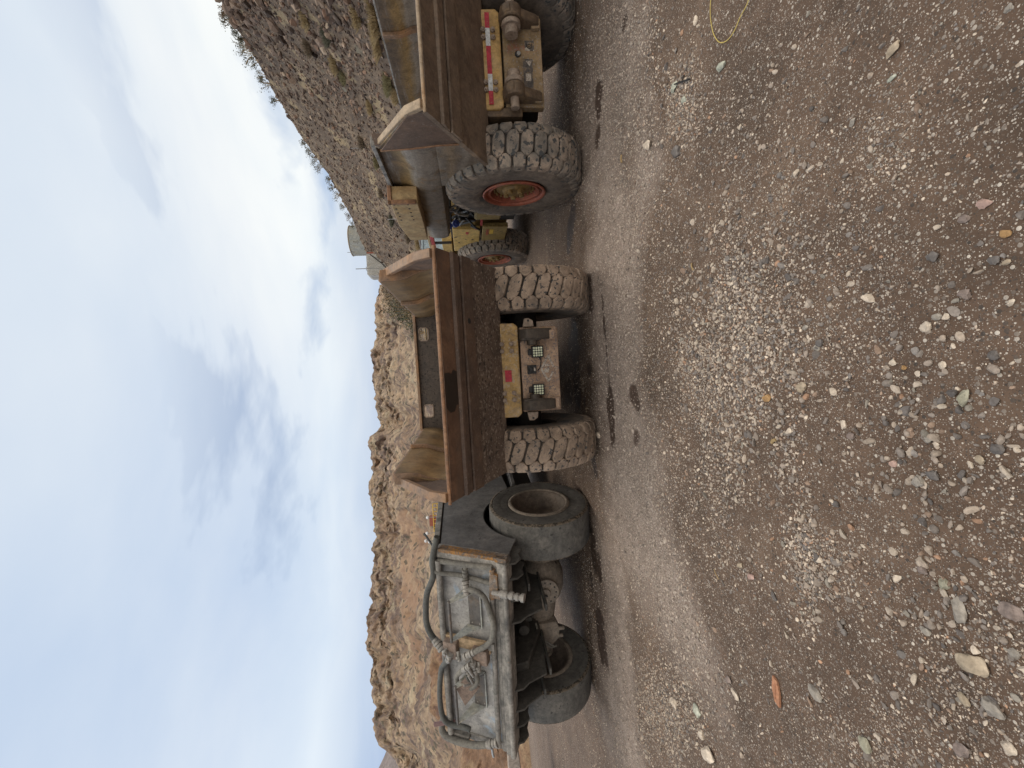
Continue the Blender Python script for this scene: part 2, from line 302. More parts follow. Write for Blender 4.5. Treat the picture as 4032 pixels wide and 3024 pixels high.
def barrel_mat():
    """scraped barrel side: wear bands and a painted sky highlight run along the bed at fixed heights, broken up by noise"""
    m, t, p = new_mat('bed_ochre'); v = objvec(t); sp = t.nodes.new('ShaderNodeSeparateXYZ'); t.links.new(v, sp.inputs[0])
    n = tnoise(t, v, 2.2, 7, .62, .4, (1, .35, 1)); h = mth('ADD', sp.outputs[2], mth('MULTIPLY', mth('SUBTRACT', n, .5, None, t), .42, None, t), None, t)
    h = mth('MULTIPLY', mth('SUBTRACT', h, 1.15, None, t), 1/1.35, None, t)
    col = ramp(h, [(.05, (.17, .145, .125)), (.12, (.21, .175, .14)), (.2, (.15, .118, .09)), (.26, (.27, .23, .19)), (.31, (.18, .145, .115)), (.36, (.26, .19, .12)), (.42, (.19, .16, .13)), (.50, (.25, .215, .18)), (.55, (.20, .165, .135)), (.64, (.23, .195, .16)), (.685, (.32, .28, .24)), (.725, (.30, .235, .155)), (.76, (.29, .19, .08)), (.82, (.21, .135, .058)), (.88, (.13, .088, .052)), (.97, (.11, .076, .05))], t)  # palest upper stop: sky highlight of the upturned curve, painted into the colour
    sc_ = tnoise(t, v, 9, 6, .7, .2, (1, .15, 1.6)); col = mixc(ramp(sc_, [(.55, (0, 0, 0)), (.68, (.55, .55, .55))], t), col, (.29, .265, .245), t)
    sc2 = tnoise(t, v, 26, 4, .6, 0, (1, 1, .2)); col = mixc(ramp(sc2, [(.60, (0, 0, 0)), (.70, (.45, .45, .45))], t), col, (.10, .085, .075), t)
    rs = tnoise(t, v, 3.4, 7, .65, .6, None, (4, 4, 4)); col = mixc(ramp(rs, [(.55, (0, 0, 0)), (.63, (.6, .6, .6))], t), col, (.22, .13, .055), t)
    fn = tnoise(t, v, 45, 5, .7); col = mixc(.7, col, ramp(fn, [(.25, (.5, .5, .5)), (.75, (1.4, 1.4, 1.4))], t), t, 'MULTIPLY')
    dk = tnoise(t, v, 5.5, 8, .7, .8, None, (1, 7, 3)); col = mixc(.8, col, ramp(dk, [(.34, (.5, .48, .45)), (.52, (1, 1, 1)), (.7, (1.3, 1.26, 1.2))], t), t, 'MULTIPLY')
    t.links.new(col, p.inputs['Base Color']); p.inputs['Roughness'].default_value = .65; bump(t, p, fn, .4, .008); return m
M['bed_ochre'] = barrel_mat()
# ------------------------------------------------------------------ ground
def ellipses(x, y, L_):
    m = np.zeros_like(x)
    for cx, cy, rx, ry, a in L_:
        c, s = math.cos(a), math.sin(a); u = ((x-cx)*c+(y-cy)*s)/rx; v = (-(x-cx)*s+(y-cy)*c)/ry
        u = u/1.15; v = v/1.5; wob = (fbm(x*6+cx, y*6+cy, 5, 31)-.5)*2.2
        m = np.maximum(m, np.clip((1.0-(u*u+v*v)+wob)*4, 0, 1))
    return m
def pix_ell(L_):
    out_ = []
    for (x0, y0), (x1, y1), wid in L_:       # a stain given by the two ends of its long axis, laid out on the ground
        a, b = gnd(x0, y0), gnd(x1, y1); d = b-a; out_.append(((a[0]+b[0])/2, (a[1]+b[1])/2, math.hypot(d[0], d[1])/2, wid, math.atan2(d[1], d[0])))
    return out_
STAINS = pix_ell([((2362, 315), (2358, 470), .10), ((2350, 500), (2352, 590), .09), ((2395, 1480), (2408, 1760), .09), ((2365, 1180), (2392, 1480), .03), ((2490, 1510), (2500, 1610), .07),
    ((2505, 1690), (2500, 1760), .05), ((2362, 2425), (2374, 2620), .17), ((2300, 1690), (2345, 1850), .10), ((2318, 1070), (2330, 1240), .08), ((2330, 2080), (2345, 2260), .10), ((2352, 2170), (2362, 2300), .06), ((2325, 2250), (2330, 2340), .05), ((2250, 1290), (2270, 1420), .22), ((2270, 1400), (2275, 1600), .14), ((2232, 1500), (2240, 1600), .22), ((2325, 1440), (2318, 1480), .07), ((2300, 1560), (2305, 1600), .06), ((2470, 40), (2450, 120), .04), ((2260, 800), (2240, 980), .12)])
def dry_mask(x, y):
    n = fbm(x*.9, y*.9, 5, 3)-.5
    a = np.clip((1.15-np.abs(y-(4.35+.04*x))/.95 + n*2.4)*1.5, 0, 1)*np.clip((x+2.6)*1.3+n, 0, 1)*np.clip((3.9-x)*.8+n, 0, 1)
    b = np.clip((1.1-np.abs(y-(5.15-.08*(x+3)))/.75 + n*2.2)*1.5, 0, 1)*np.clip((x+5.2)*1.2+n, 0, 1)*np.clip((-1.7-x)*2+n, 0, 1)
    far = np.clip((y-9)/12, 0, .5)*np.clip(.6+n*2, 0, 1)
    return np.clip(np.maximum(np.maximum(a, b), far), 0, 1)
def ground_z(x, y):
    near = np.clip(1-(np.hypot(x, y)-11)/8, 0, 1)
    g = (fbm(x*.7, y*.7, 4, 11)-.5)*.05*near + (fbm(x*9, y*9, 3, 5)-.5)*.012*np.clip(1-(y-5)/4, 0, 1)
    for ty in (4.0, 4.9): g = g - .018*np.exp(-((y-ty-.04*x)/.16)**2)*np.clip(1-(np.abs(x)-4)/2, 0, 1)
    return g
def gaxis(segs):
    out_ = [segs[0][0]]
    for a, b, d in segs:
        n = max(1, int(round((b-a)/d))); out_ += list(a+(b-a)*(np.arange(1, n+1)/n))
    return np.array(out_)
gx = np.concatenate([-np.geomspace(900, 6.2, 26), gaxis([(-6, 6, .03)]), np.geomspace(6.2, 900, 26)])
gy = np.concatenate([[-60, -20, -8, -3, -1, -.2], gaxis([(.3, 3, .02), (3, 7, .03), (7, 11, .1)]), np.geomspace(11.3, 1500, 40)])
GX, GY = np.meshgrid(gx, gy); GZ = ground_z(GX, GY)
nx, ny = len(gx), len(gy); ii = np.arange(nx*ny).reshape(ny, nx)
quads = np.stack([ii[:-1, :-1], ii[:-1, 1:], ii[1:, 1:], ii[1:, :-1]], -1).reshape(-1, 4)
m, t, p = new_mat('ground'); v = objvec(t)
def attr(t, nm):
    a = t.nodes.new('ShaderNodeAttribute'); a.attribute_name = nm; return a
dry = attr(t, 'dry').outputs['Fac']; wet = attr(t, 'wet').outputs['Fac']
soil = ramp(tnoise(t, v, 1.6, 8, .62, .2), [(.3, (.072, .046, .031)), (.5, (.118, .074, .050)), (.7, (.170, .112, .077))], t)
dryc = ramp(tnoise(t, v, 3.0, 8, .65), [(.3, (.23, .175, .145)), (.6, (.34, .27, .232)), (.75, (.40, .325, .283))], t)
col = mixc(dry, soil, dryc, t)
gr = None
for sc_, thr, keep in ((230, .36, .45), (105, .36, .46), (48, .33, .60)):      # three sizes of grit, each stone its own tint
    vo = t.nodes.new('ShaderNodeTexVoronoi'); vo.inputs['Scale'].default_value = sc_; t.links.new(v, vo.inputs['Vector'])
    sp_ = t.nodes.new('ShaderNodeSeparateColor'); t.links.new(vo.outputs['Color'], sp_.inputs[0])
    tint = ramp(sp_.outputs[0], [(0, (.045, .038, .034)), (.35, (.12, .092, .074)), (.62, (.27, .225, .19)), (.82, (.44, .385, .335)), (1, (.70, .63, .55))], t)
    on = mth('MULTIPLY', mth('GREATER_THAN', sp_.outputs[1], keep, None, t), mth('LESS_THAN', vo.outputs['Distance'], thr, None, t), None, t)
    col = mixc(mth('MULTIPLY', on, .85, None, t), col, tint, t)
    hgt = mth('MULTIPLY', on, mth('SUBTRACT', .5, vo.outputs['Distance'], None, t), None, t)
    hgt = mth('MULTIPLY', hgt, 60.0/sc_, None, t); gr = hgt if gr is None else mth('ADD', gr, hgt, None, t)
mott = ramp(tnoise(t, v, 7, 6, .7, .3), [(.3, (.72, .70, .68)), (.7, (1.2, 1.2, 1.2))], t); col = mixc(.8, col, mott, t, 'MULTIPLY')
col = mixc(mth('MULTIPLY', wet, .92, None, t), col, mixc(1.0, col, (.24, .185, .16), t, 'MULTIPLY'), t)
t.links.new(col, p.inputs['Base Color'])
t.links.new(mth('SUBTRACT', .92, mth('MULTIPLY', wet, .35, None, t), None, t), p.inputs['Roughness'])
hh = mth('ADD', mth('MULTIPLY', tnoise(t, v, 90, 6, .7), .5, None, t), gr, None, t); bump(t, p, hh, .75, .012)
M['ground'] = m
g_o = arr_mesh('ground', np.stack([GX, GY, GZ], -1).reshape(-1, 3), quads, m, 4, None, True, {'dry': dry_mask(GX, GY).ravel(), 'wet': ellipses(GX, GY, STAINS).ravel()})
tag(g_o, kind='structure')

# ------------------------------------------------------------------ stones
def ico(sub):
    bm = bmesh.new(); bmesh.ops.create_icosphere(bm, subdivisions=sub, radius=1.0)
    V = np.array([q.co[:] for q in bm.verts]); Fc = np.array([[q.index for q in f.verts] for f in bm.faces]); bm.free(); return V, Fc
ICO = {k: ico(k) for k in (1, 2, 3, 4)}
def stones(N, sub, size, flat, pos, tint, cuts=5, lift=.25, r=None):
    r = r or rng; B, Fc = ICO[sub]; V = np.repeat(B[None], N, 0).copy()
    for k in range(cuts):
        n = r.normal(size=(N, 1, 3)); n /= np.linalg.norm(n, axis=2, keepdims=True); d = (V*n).sum(2, keepdims=True)-r.uniform(.35, .8, (N, 1, 1)); V -= np.maximum(d, 0)*n
    sc = np.stack([r.uniform(.75, 1.35, N), r.uniform(.6, 1.0, N), r.uniform(*flat, N)], 1)*size[:, None]; V *= sc[:, None, :]
    a = r.uniform(0, 6.283, N); c, s = np.cos(a)[:, None], np.sin(a)[:, None]; tl = r.normal(0, .22, (N, 2))
    z = V[..., 2] + V[..., 0]*tl[:, :1] + V[..., 1]*tl[:, 1:]; x = V[..., 0]*c - V[..., 1]*s; y = V[..., 0]*s + V[..., 1]*c
    P = np.stack([x, y, z], -1) + pos[:, None, :]; P[..., 2] += (sc[:, 2]*lift)[:, None]
    C = np.repeat(tint[:, None, :], B.shape[0], 1)
    return P.reshape(-1, 3), (Fc[None] + (np.arange(N)*B.shape[0])[:, None, None]).reshape(-1, 3), C.reshape(-1, 3)
def stone_mat(name, bm=.35, sc_=60, use=True, cols=None):
    m, t, p = new_mat(name); v = objvec(t)
    base = attr(t, 'Col').outputs['Color'] if use else ramp(tnoise(t, v, 9, 6, .6), [(.3, cols[0]), (.7, cols[1])], t)
    n = tnoise(t, v, sc_, 7, .68); col = mixc(.7, base, ramp(n, [(.28, (.5, .48, .47)), (.72, (1.35, 1.35, 1.35))], t), t, 'MULTIPLY')
    t.links.new(col, p.inputs['Base Color']); p.inputs['Roughness'].default_value = .88; bump(t, p, n, bm, .01); return m
PAL = np.array([1.34, 1.22, 1.10])*np.array([(.30, .27, .25), (.22, .205, .20), (.17, .16, .16), (.13, .125, .13), (.42, .385, .35), (.52, .48, .43), (.26, .20, .165), (.255, .25, .235), (.33, .22, .16), (.21, .205, .21), (.36, .32, .285)])
PW = np.array([16, 15, 12, 8, 13, 9, 8, 5, 2, 4, 12.]); PW /= PW.sum()
def pal(n): return PAL[rng.choice(len(PAL), n, p=PW)]*rng.uniform(.75, 1.2, (n, 1))
BAND = pix_ell([((2840, 850), (2900, 2000), .62), ((3150, 2000), (3300, 2500), .22), ((3850, 1850), (3900, 3000), .30), ((3350, 1800), (3450, 2100), .16), ((3600, 1450), (3700, 2450), .16), ((2650, 300), (2720, 560), .22), ((3300, 2900), (3700, 2950), .25), ((3420, 480), (3500, 720), .10), ((2350, 2900), (2700, 2750), .3)])
def band(x, y):
    mm = np.zeros_like(x)
    for cx, cy, rx, ry, a in BAND:
        c, s = math.cos(a), math.sin(a); u = ((x-cx)*c+(y-cy)*s)/rx; v_ = (-(x-cx)*s+(y-cy)*c)/ry; mm = np.maximum(mm, np.exp(-(u*u+v_*v_)*1.1))
    return mm
def scatter(N, y0, y1, base, kb, seed):
    px, py = [], []
    n = 0
    while n < N:
        y = rng.uniform(y0, y1, 40000); x = rng.uniform(-1, 1, 40000)*(.55+.93*y)
        cl = fbm(x*2.2, y*2.2, 4, seed); cl2 = fbm(x*.8+5, y*.8, 3, seed+9)
        d = base*np.clip((cl-.42)*4, .06, 1)*np.clip(.4+1.6*(cl2-.3), .2, 1.2) + kb*band(x, y)*np.clip((cl-.30)*3.2, 0, 1)
        d = np.maximum(d*(1-.6*dry_mask(x, y)), .30*dry_mask(x, y))*(1-.8*ellipses(x, y, STAINS[:12])); k = rng.uniform(0, 1, 40000) < d
        px.append(x[k]); py.append(y[k]); n += int(k.sum())
    x = np.concatenate(px)[:N]; y = np.concatenate(py)[:N]; return x, y
Vs, Fs, Cs, o_ = [], [], [], 0
for N_, sub, (y0, y1), (s0, s1), pw, base, kb, seed in ((34000, 1, (.95, 4.6), (.0026, .0080), 2.4, .30, .8, 41), (20000, 1, (3.0, 10.5), (.006, .0135), 2.3, .5, .5, 43), (16000, 1, (3.2, 6.6), (.006, .011), 1.6, .25, .2, 48), (14000, 1, (1.9, 4.4), (.006, .0145), 2.0, .03, 1.0, 44), (1600, 2, (.95, 3.8), (.010, .021), 2.4, .04, 1.0, 45), (800, 2, (1.5, 5.2), (.014, .026), 2.5, .10, .9, 47)):
    x, y = scatter(N_, y0, y1, base, kb, seed); sz = s0+(s1-s0)*rng.uniform(0, 1, N_)**pw
    tn = pal(N_)*(1.0 if sub == 1 else .82); dm = (dry_mask(x, y)*.75)[:, None]; tn = tn*(1-dm)+np.array([.40, .335, .29])*rng.uniform(.45, 1.5, (N_, 1))*dm
    P_, F_, C_ = stones(N_, sub, sz, (.45, .85), np.stack([x, y, ground_z(x, y)], 1), tn, 5)
    Vs.append(P_); Fs.append(F_+o_); Cs.append(C_); o_ += len(P_)
M['pebble'] = stone_mat('pebble', .3, 90)
gv = arr_mesh('gravel', np.concatenate(Vs), np.concatenate(Fs), M['pebble'], 3, np.concatenate(Cs), False)
tag(gv, 'loose grey and pale gravel scattered over the brown damp ground', 'gravel', kind='stuff')

ROCK_COL = {'white': ((.50, .46, .42), (.66, .62, .56)), 'grey': ((.25, .25, .25), (.38, .37, .35)), 'dark': ((.10, .10, .11), (.19, .185, .19)), 'tan': ((.32, .285, .23), (.45, .40, .33)), 'green': ((.27, .29, .24), (.40, .41, .35)), 'purple': ((.18, .155, .155), (.29, .25, .245)), 'mint': ((.34, .40, .37), (.48, .53, .49)), 'pink': ((.36, .26, .25), (.50, .38, .36)), 'ochre': ((.32, .20, .09), (.46, .31, .16))}
for k, c in ROCK_COL.items(): M['rock_'+k] = stone_mat('rock_'+k, .9, 34, False, tuple(tuple(q*f for q in (cc_[0]*1.1, cc_[1], cc_[2]*.9)) for cc_, f in zip(c, (.75, 1.15))))
def rock(px, py, lx, ly, colr, label, seed):
    """a loose rock lying at picture point (px, py), lx by ly source pixels across"""
    r = np.random.default_rng(seed); g = gnd(px, py); L_ = np.linalg.norm(gnd(px, py-ly/2)-gnd(px, py+ly/2))/2; W_ = np.linalg.norm(gnd(px+lx/2, py)-gnd(px-lx/2, py))/2
    W_ = min(W_*.85, L_*2.2); hgt = min(L_, W_)*r.uniform(.55, .75)
    B, Fc = ICO[3]; V = B.copy(); ti = (px+py) % 2
    for k in range(11):
        n = r.normal(size=3); n /= np.linalg.norm(n); h = r.uniform(.5, .85); dd = V@n-h; V -= np.maximum(dd, 0)[:, None]*n
    V += B*((fbm(B[:, 0]*3+seed, B[:, 1]*3+B[:, 2]*2, 3, seed)-.5)*.30)[:, None] + B*((fbm(B[:, 0]*8+seed, B[:, 1]*8+B[:, 2]*6, 3, seed+3)-.5)*.12)[:, None]
    V *= np.array([L_, W_, hgt])/np.abs(V).max(0); a = r.uniform(-.5, .5); c, s = math.cos(a), math.sin(a)
    V = np.stack([V[:, 0]*c-V[:, 1]*s, V[:, 0]*s+V[:, 1]*c, V[:, 2]+hgt*.45], 1)
    o = arr_mesh('rock', V, Fc, M['rock_'+colr], 3, None, True); o.data.set_sharp_from_angle(angle=math.radians(28))
    o.location = (g[0], g[1], float(ground_z(np.array([g[0]]), np.array([g[1]]))[0])); tag(o, label, 'rock', 'loose rocks lying on the gravel ground')
RK = [(3651, 1286, 52, 45, 'white', 'cream pitted rock on bare brown soil'), (3796, 1564, 58, 78, 'green', 'long grey green rock standing alone on smooth brown soil'),
(3717, 1437, 38, 34, 'white', 'cream angular pebble beside a small ochre stone'), (3521, 1428, 36, 30, 'white', 'bright white rock touching a small ochre stone'), (3561, 1447, 26, 22, 'ochre', 'small ochre stone between two white rocks'),
(3166, 1524, 42, 46, 'tan', 'pale tan wedge rock at the edge of the dense gravel'), (3232, 1350, 34, 32, 'dark', 'dark blue grey angular stone alone on brown soil above the dense gravel'),
(3328, 1675, 28, 44, 'white', 'narrow white upright rock beside a small purple stone'), (3360, 1715, 36, 30, 'purple', 'small purple grey stone beside a narrow white rock'), (3657, 1729, 52, 32, 'grey', 'flat light grey rock with a cream pebble touching it'), (3690, 1748, 34, 20, 'white', 'cream oval pebble touching a flat grey rock'),
(3545, 1594, 22, 24, 'white', 'single bright white pebble on open brown soil'), (3627, 1895, 58, 56, 'grey', 'rounded pale grey rock next to a dark slab'), (3680, 1866, 72, 46, 'dark', 'dark grey slab leaning behind a pale rounded rock'),
(3518, 1826, 38, 36, 'pink', 'pinkish brown rock among scattered pebbles'), (3934, 1768, 68, 44, 'dark', 'smooth dark charcoal rock at the rim of the coarse stones'), (3868, 1811, 48, 40, 'tan', 'tan rounded rock near a smooth charcoal rock'),
(3805, 1160, 64, 48, 'purple', 'large purple grey rock beside a string of pebbles'), (3982, 1190, 40, 34, 'white', 'pale pink white rock on soil at the picture border'), (3678, 1012, 60, 44, 'dark', 'slate grey rock with striped face'), (3916, 1024, 54, 40, 'dark', 'dark slate rock at the border next to a tan stone'), (3964, 1034, 38, 28, 'tan', 'flat tan stone at the border next to a dark slate rock'),
(3919, 1398, 58, 44, 'dark', 'round blackish blue rock with pebbles around it'), (3117, 1699, 28, 32, 'white', 'small white triangular rock inside the dense gravel'), (3693, 1247, 40, 30, 'grey', 'grey rock of a touching pair, the darker one'), (3730, 1247, 38, 28, 'white', 'pale rock of a touching pair, the lighter one'),
(3781, 2398, 74, 104, 'grey', 'large silvery white rock with long rough facets'), (3840, 2608, 132, 84, 'tan', 'biggest rock, a smooth tan block with a pointed end'), (3728, 2299, 48, 46, 'green', 'squarish grey green rock near the silvery white rock'), (3995, 2407, 110, 62, 'purple', 'long mauve grey boulder cut by the picture border'),
(3222, 2731, 52, 42, 'grey', 'rounded grey rock below the flat brick fragment'), (3926, 2781, 90, 66, 'grey', 'flat light grey slab among coarse stones'), (3809, 2750, 48, 52, 'tan', 'tan wedge stone next to a flat light grey slab'), (3417, 2926, 38, 60, 'green', 'thin grey green sliver of rock'),
(3809, 2954, 58, 64, 'purple', 'mauve elongated stone near the picture corner'), (3981, 2941, 66, 60, 'white', 'white elongated rock in the picture corner'), (3651, 2481, 48, 34, 'grey', 'blue grey flat chip beside a cream pebble'), (3648, 2244, 44, 36, 'purple', 'dark mauve rock with two lobes'), (4005, 2571, 60, 50, 'grey', 'pale blue grey rock cut by the border beside the biggest tan block'),
(2790, 2969, 46, 52, 'white', 'large rounded white rock ending a line of pale stones'), (2867, 2676, 28, 26, 'purple', 'small round mauve rock behind a white angular one'), (2897, 2734, 28, 26, 'white', 'white angular rock in front of a round mauve one'), (2743, 2800, 26, 44, 'mint', 'pale mint stone in the line of pale stones'), (2760, 2890, 22, 34, 'white', 'chalky stone second in the line of pale stones'), (2655, 2770, 22, 34, 'white', 'lone slim pale rock left of the line of pale stones'), (2919, 2228, 28, 26, 'tan', 'tan egg shaped rock beside the pinkish rock'), (2962, 2272, 32, 26, 'pink', 'rose pink rock among grey gravel'),
(2845, 265, 34, 42, 'mint', 'pale mint lump of rock near the yellow cord'), (2556, 569, 30, 44, 'white', 'white rock with a pink tip near the front of the knobbly tyre'), (2669, 598, 34, 52, 'dark', 'flat dark slab in the soil near a white pink tipped rock'), (2660, 345, 24, 46, 'mint', 'mint chip at the middle of a spill of mint stones'), (2700, 395, 22, 30, 'mint', 'mint chip at the lower end of a spill of mint stones'), (3509, 196, 62, 44, 'tan', 'tan flat topped rock alone on bare soil'), (3353, 482, 32, 26, 'grey', 'oval light grey rock beside a row of pebbles'), (3609, 437, 36, 24, 'grey', 'light blue grey rock half sunk in bare soil'), (3503, 310, 38, 24, 'mint', 'pointed mint grey stone over a dark hollow'), (3970, 30, 44, 34, 'grey', 'grey stone at the right hand corner of the ground'), (3880, 800, 70, 46, 'pink', 'pale pink flat rock near an orange stained stone'), (3970, 920, 50, 44, 'ochre', 'orange stained flat stone'), (3800, 860, 52, 40, 'purple', 'mauve flat rock beside the pale pink one'),
(2356, 1712, 22, 20, 'white', 'small white stone lying against the dusty tyre'), (3032, 1565, 40, 34, 'ochre', 'ochre streaked rock inside the dense gravel'), (3175, 1290, 26, 22, 'grey', 'grey stone at the far rim of the bare brown soil')]
for i, (a, b, c, d, e, f_) in enumerate(RK): rock(a, b, c, d, e, f_, 100+i)

# small things on the ground
g = gnd(3062, 2722); bk = MB(); bk.ext([(-.075, -.018), (-.055, .016), (.01, .026), (.078, .012), (.06, -.02), (-.01, -.028)], 'z', 0, .014); bk.ext([(-.04, .0), (-.035, .005), (.045, -.004), (.045, -.009)], 'z', .0135, .018)
o = bk.build('brick_shard', M['brick'], None, .002); o.location = (g[0], g[1], ground_z(g[0:1], g[1:2])[0]+.006); o.rotation_euler = (.05, .03, .12); tag(o, 'flat terracotta brick fragment with pointed ends lying on the soil', 'brick')
pts = [gnd(*q) for q in ((2811, -60), (2805, 10), (2804, 70), (2812, 125), (2827, 155), (2845, 168), (2864, 163), (2882, 145), (2902, 112), (2922, 68), (2948, 20), (2966, -40))]
cb = MB(); cb.tube([(q.x, q.y, .010+.002*math.sin(i*.3)) for i, q in enumerate(catmull(pts, 5))], .0026, 6); tag(cb.build('cord', M['cord']), 'loop of thin yellow cord lying on the brown ground', 'cord')
def stick(p0, p1, r, nm, mat, label, cat):
    a, b = gnd(*p0), gnd(*p1); q = MB(); a[2] = .015; b[2] = .018; q.tube([a, (a+b)/2+np.array([.003, .004, .004]), b], r, 6); tag(q.build(nm, mat), label, cat)
stick((2652, 337), (2724, 312), .006, 'rod', M['black'], 'short black rod across a spill of mint stones', 'rod')
stick((2731, 1037), (2740, 1064), .006, 'twig', M['twig'], 'straight tan twig above the dense gravel', 'twig')
stick((3050, 1742), (3068, 1730), .009, 'wood_chip', M['twig'], 'short orange wood chip inside the dense gravel', 'wood chip')
stick((2453, 610), (2455, 640), .009, 'wood_chip', M['twig'], 'orange wood chip near the front of the knobbly tyre', 'wood chip')
stick((2820, 2240), (2840, 2280), .003, 'straw', M['twig'], 'thin pale straw on the brown soil', 'straw')

# ------------------------------------------------------------------ hills
def ruled(name, ys, sky, Dt, Ds, nt_, ns_, prof, noise, mat, back=.35, z_toe=0.0, zx=None):
    """a hillside: toe at distance Dt on the ground, crest at distance Ds under the skyline, and a back slope"""
    tt = np.linspace(ys[0], ys[-1], nt_); sx = np.interp(tt, ys, sky); D1 = np.interp(tt, ys, Ds if np.ndim(Ds) else [Ds]*len(ys)); D0 = np.interp(tt, ys, Dt if np.ndim(Dt) else [Dt]*len(ys))
    Pk = np.array([at_depth(a, b, D) for a, b, D in zip(sx, tt, D1)]); hd = Pk[:, :2]/np.linalg.norm(Pk[:, :2], axis=1)[:, None]
    s = np.concatenate([np.linspace(0, 1, ns_), 1+np.linspace(0, 1, 12)[1:]*back]); S = np.broadcast_to(s[None], (nt_, len(s)))
    D = D0[:, None]+(D1-D0)[:, None]*S; x = hd[:, :1]*D; y = hd[:, 1:]*D
    g_ = np.where(S <= 1, prof(np.clip(S, 0, 1)), 1-.25*(S-1)); zc = Pk[:, 2][:, None]
    z = z_toe+(zc-z_toe)*g_; fade = np.clip(S*6, 0, 1)*np.clip(1-np.abs(S-1)*0, 0, 1)
    dz, dr = noise(x, y, S); z = z+dz*fade; x = x+hd[:, :1]*dr*fade; y = y+hd[:, 1:]*dr*fade
    ii = np.arange(nt_*len(s)).reshape(nt_, len(s)); q = np.stack([ii[:-1, :-1], ii[:-1, 1:], ii[1:, 1:], ii[1:, :-1]], -1).reshape(-1, 4)
    o = arr_mesh(name, np.stack([x, y, z], -1).reshape(-1, 3), q, mat, 4, None, True); tag(o, kind='structure'); return o, (tt, D0, D1, Pk, hd, S, x, y, z)

def rock_mat(name, stops, sc1, speck=None, tuft=None, bsc=1.0, bst=.8, veg=None, strata=None):
    m, t, p = new_mat(name); v = objvec(t)
    a = tnoise(t, v, sc1, 9, .62, .4); col = ramp(a, stops, t)
    if strata:
        s = tnoise(t, v, strata[0], 7, .7, 1.2, strata[1]); col = mixc(ramp(s, [(.46, (0, 0, 0)), (.60, (.85, .85, .85))], t), col, strata[2], t)
    f_ = tnoise(t, v, sc1*14, 8, .72); col = mixc(.8, col, ramp(f_, [(.28, (.42, .40, .40)), (.52, (.95, .95, .95)), (.74, (1.55, 1.52, 1.48))], t), t, 'MULTIPLY')
    for sp in (speck or []):
        s = tnoise(t, v, sp[1], 4, .6, 0, None, (3, 5, 7+sp[1])); col = mixc(ramp(s, [(sp[2], (0, 0, 0)), (sp[2]+.05, (sp[3],)*3)], t), col, sp[0], t)
    if veg:
        vo = t.nodes.new('ShaderNodeTexVoronoi'); vo.inputs['Scale'].default_value = veg[0]; t.links.new(v, vo.inputs['Vector']); sp_ = t.nodes.new('ShaderNodeSeparateColor'); t.links.new(vo.outputs['Color'], sp_.inputs[0])
        rad = mth('MULTIPLY', sp_.outputs[1], veg[1], None, t); on = mth('MULTIPLY', mth('LESS_THAN', vo.outputs['Distance'], rad, None, t), mth('GREATER_THAN', sp_.outputs[0], .35, None, t), None, t); col = mixc(mth('MULTIPLY', on, .8, None, t), col, veg[2], t)
    t.links.new(col, p.inputs['Base Color']); p.inputs['Roughness'].default_value = .95
    h = mth('ADD', mth('MULTIPLY', f_, .5, None, t), mth('MULTIPLY', a, 1.0, None, t), None, t); bump(t, p, h, bst, bsc); return m
M['hill'] = rock_mat('hill_rock', [(.3, (.105, .076, .060)), (.5, (.175, .130, .098)), (.7, (.29, .22, .155))], .28, [((.40, .31, .19), .5, .57, .65), ((.055, .045, .042), 2.2, .61, .7), ((.24, .24, .19), .9, .64, .5)], bsc=.35, bst=.9)
def hill_prof(s): return np.clip(s**1.05, 0, 1)
def hill_noise(x, y, S):
    n = fbm(x*.16, y*.16, 4, 51)-.5; r = np.abs(fbm(x*.55, y*.55, 5, 52)-.5); k = fbm(x*1.7, y*1.7, 4, 53, .6)-.5
    dz = n*2.4*np.sin(np.pi*np.clip(S, 0, 1))+k*1.1-r*1.6*.6+.25
    return dz*np.where(S > .97, .45, 1), k*.8
HY = [-420, 0, 130, 270, 400, 530, 690, 860, 1000, 1100, 1180, 1250, 1330, 1420]
HX = [620, 872, 946, 1034, 1102, 1184, 1298, 1388, 1446, 1494, 1538, 1576, 1640, 1790]
hill, HD = ruled('hill', HY, HX, np.interp(HY, [-420, 860, 1420], [17, 27, 46]), np.interp(HY, [-420, 0, 860, 1420], [36, 40, 60, 80]), 420, 240, hill_prof, hill_noise, M['hill'])
def on_hill(f_, s, H_=None):
    tt, D0, D1, Pk, hd, S, x, y, z = H_ or HD; i = int(np.clip(np.searchsorted(tt, f_), 0, len(tt)-1)); j = int(np.argmin(np.abs(S[i]-s))); return np.array([x[i, j], y[i, j], z[i, j]])
# rubble on the slope
tt, D0, D1, Pk, hd, S, hx, hy, hz = HD
NB = 15000; ri = rng.integers(0, len(tt), NB); rj = (rng.uniform(.02, 1.0, NB)*239).astype(int)
pb = np.stack([hx[ri, rj], hy[ri, rj], hz[ri, rj]], 1); big = np.clip(1-tt[ri]/700, .15, 1)*np.clip(S[ri, rj]*1.5, .3, 1)
sz = (.05+.42*rng.uniform(0, 1, NB)**9*.95*big+.12*rng.uniform(0, 1, NB)**3)*(.7+D1[ri]/90)
cc = np.array([.96, .88, .79])*np.array([(.15, .115, .10), (.215, .168, .145), (.29, .23, .19), (.095, .075, .068), (.37, .31, .255), (.265, .18, .14)])[rng.choice(6, NB, p=[.26, .28, .2, .14, .05, .07])]*rng.uniform(.8, 1.2, (NB, 1))
P_, F_, C_ = stones(NB, 1, sz, (.5, .95), pb, cc, 5, .15); M['rubble'] = stone_mat('rubble', .6, 5)
tag(arr_mesh('rubble', P_, F_, M['rubble'], 3, C_, False), 'broken purple brown rock rubble covering the near hillside', 'rubble', kind='stuff')

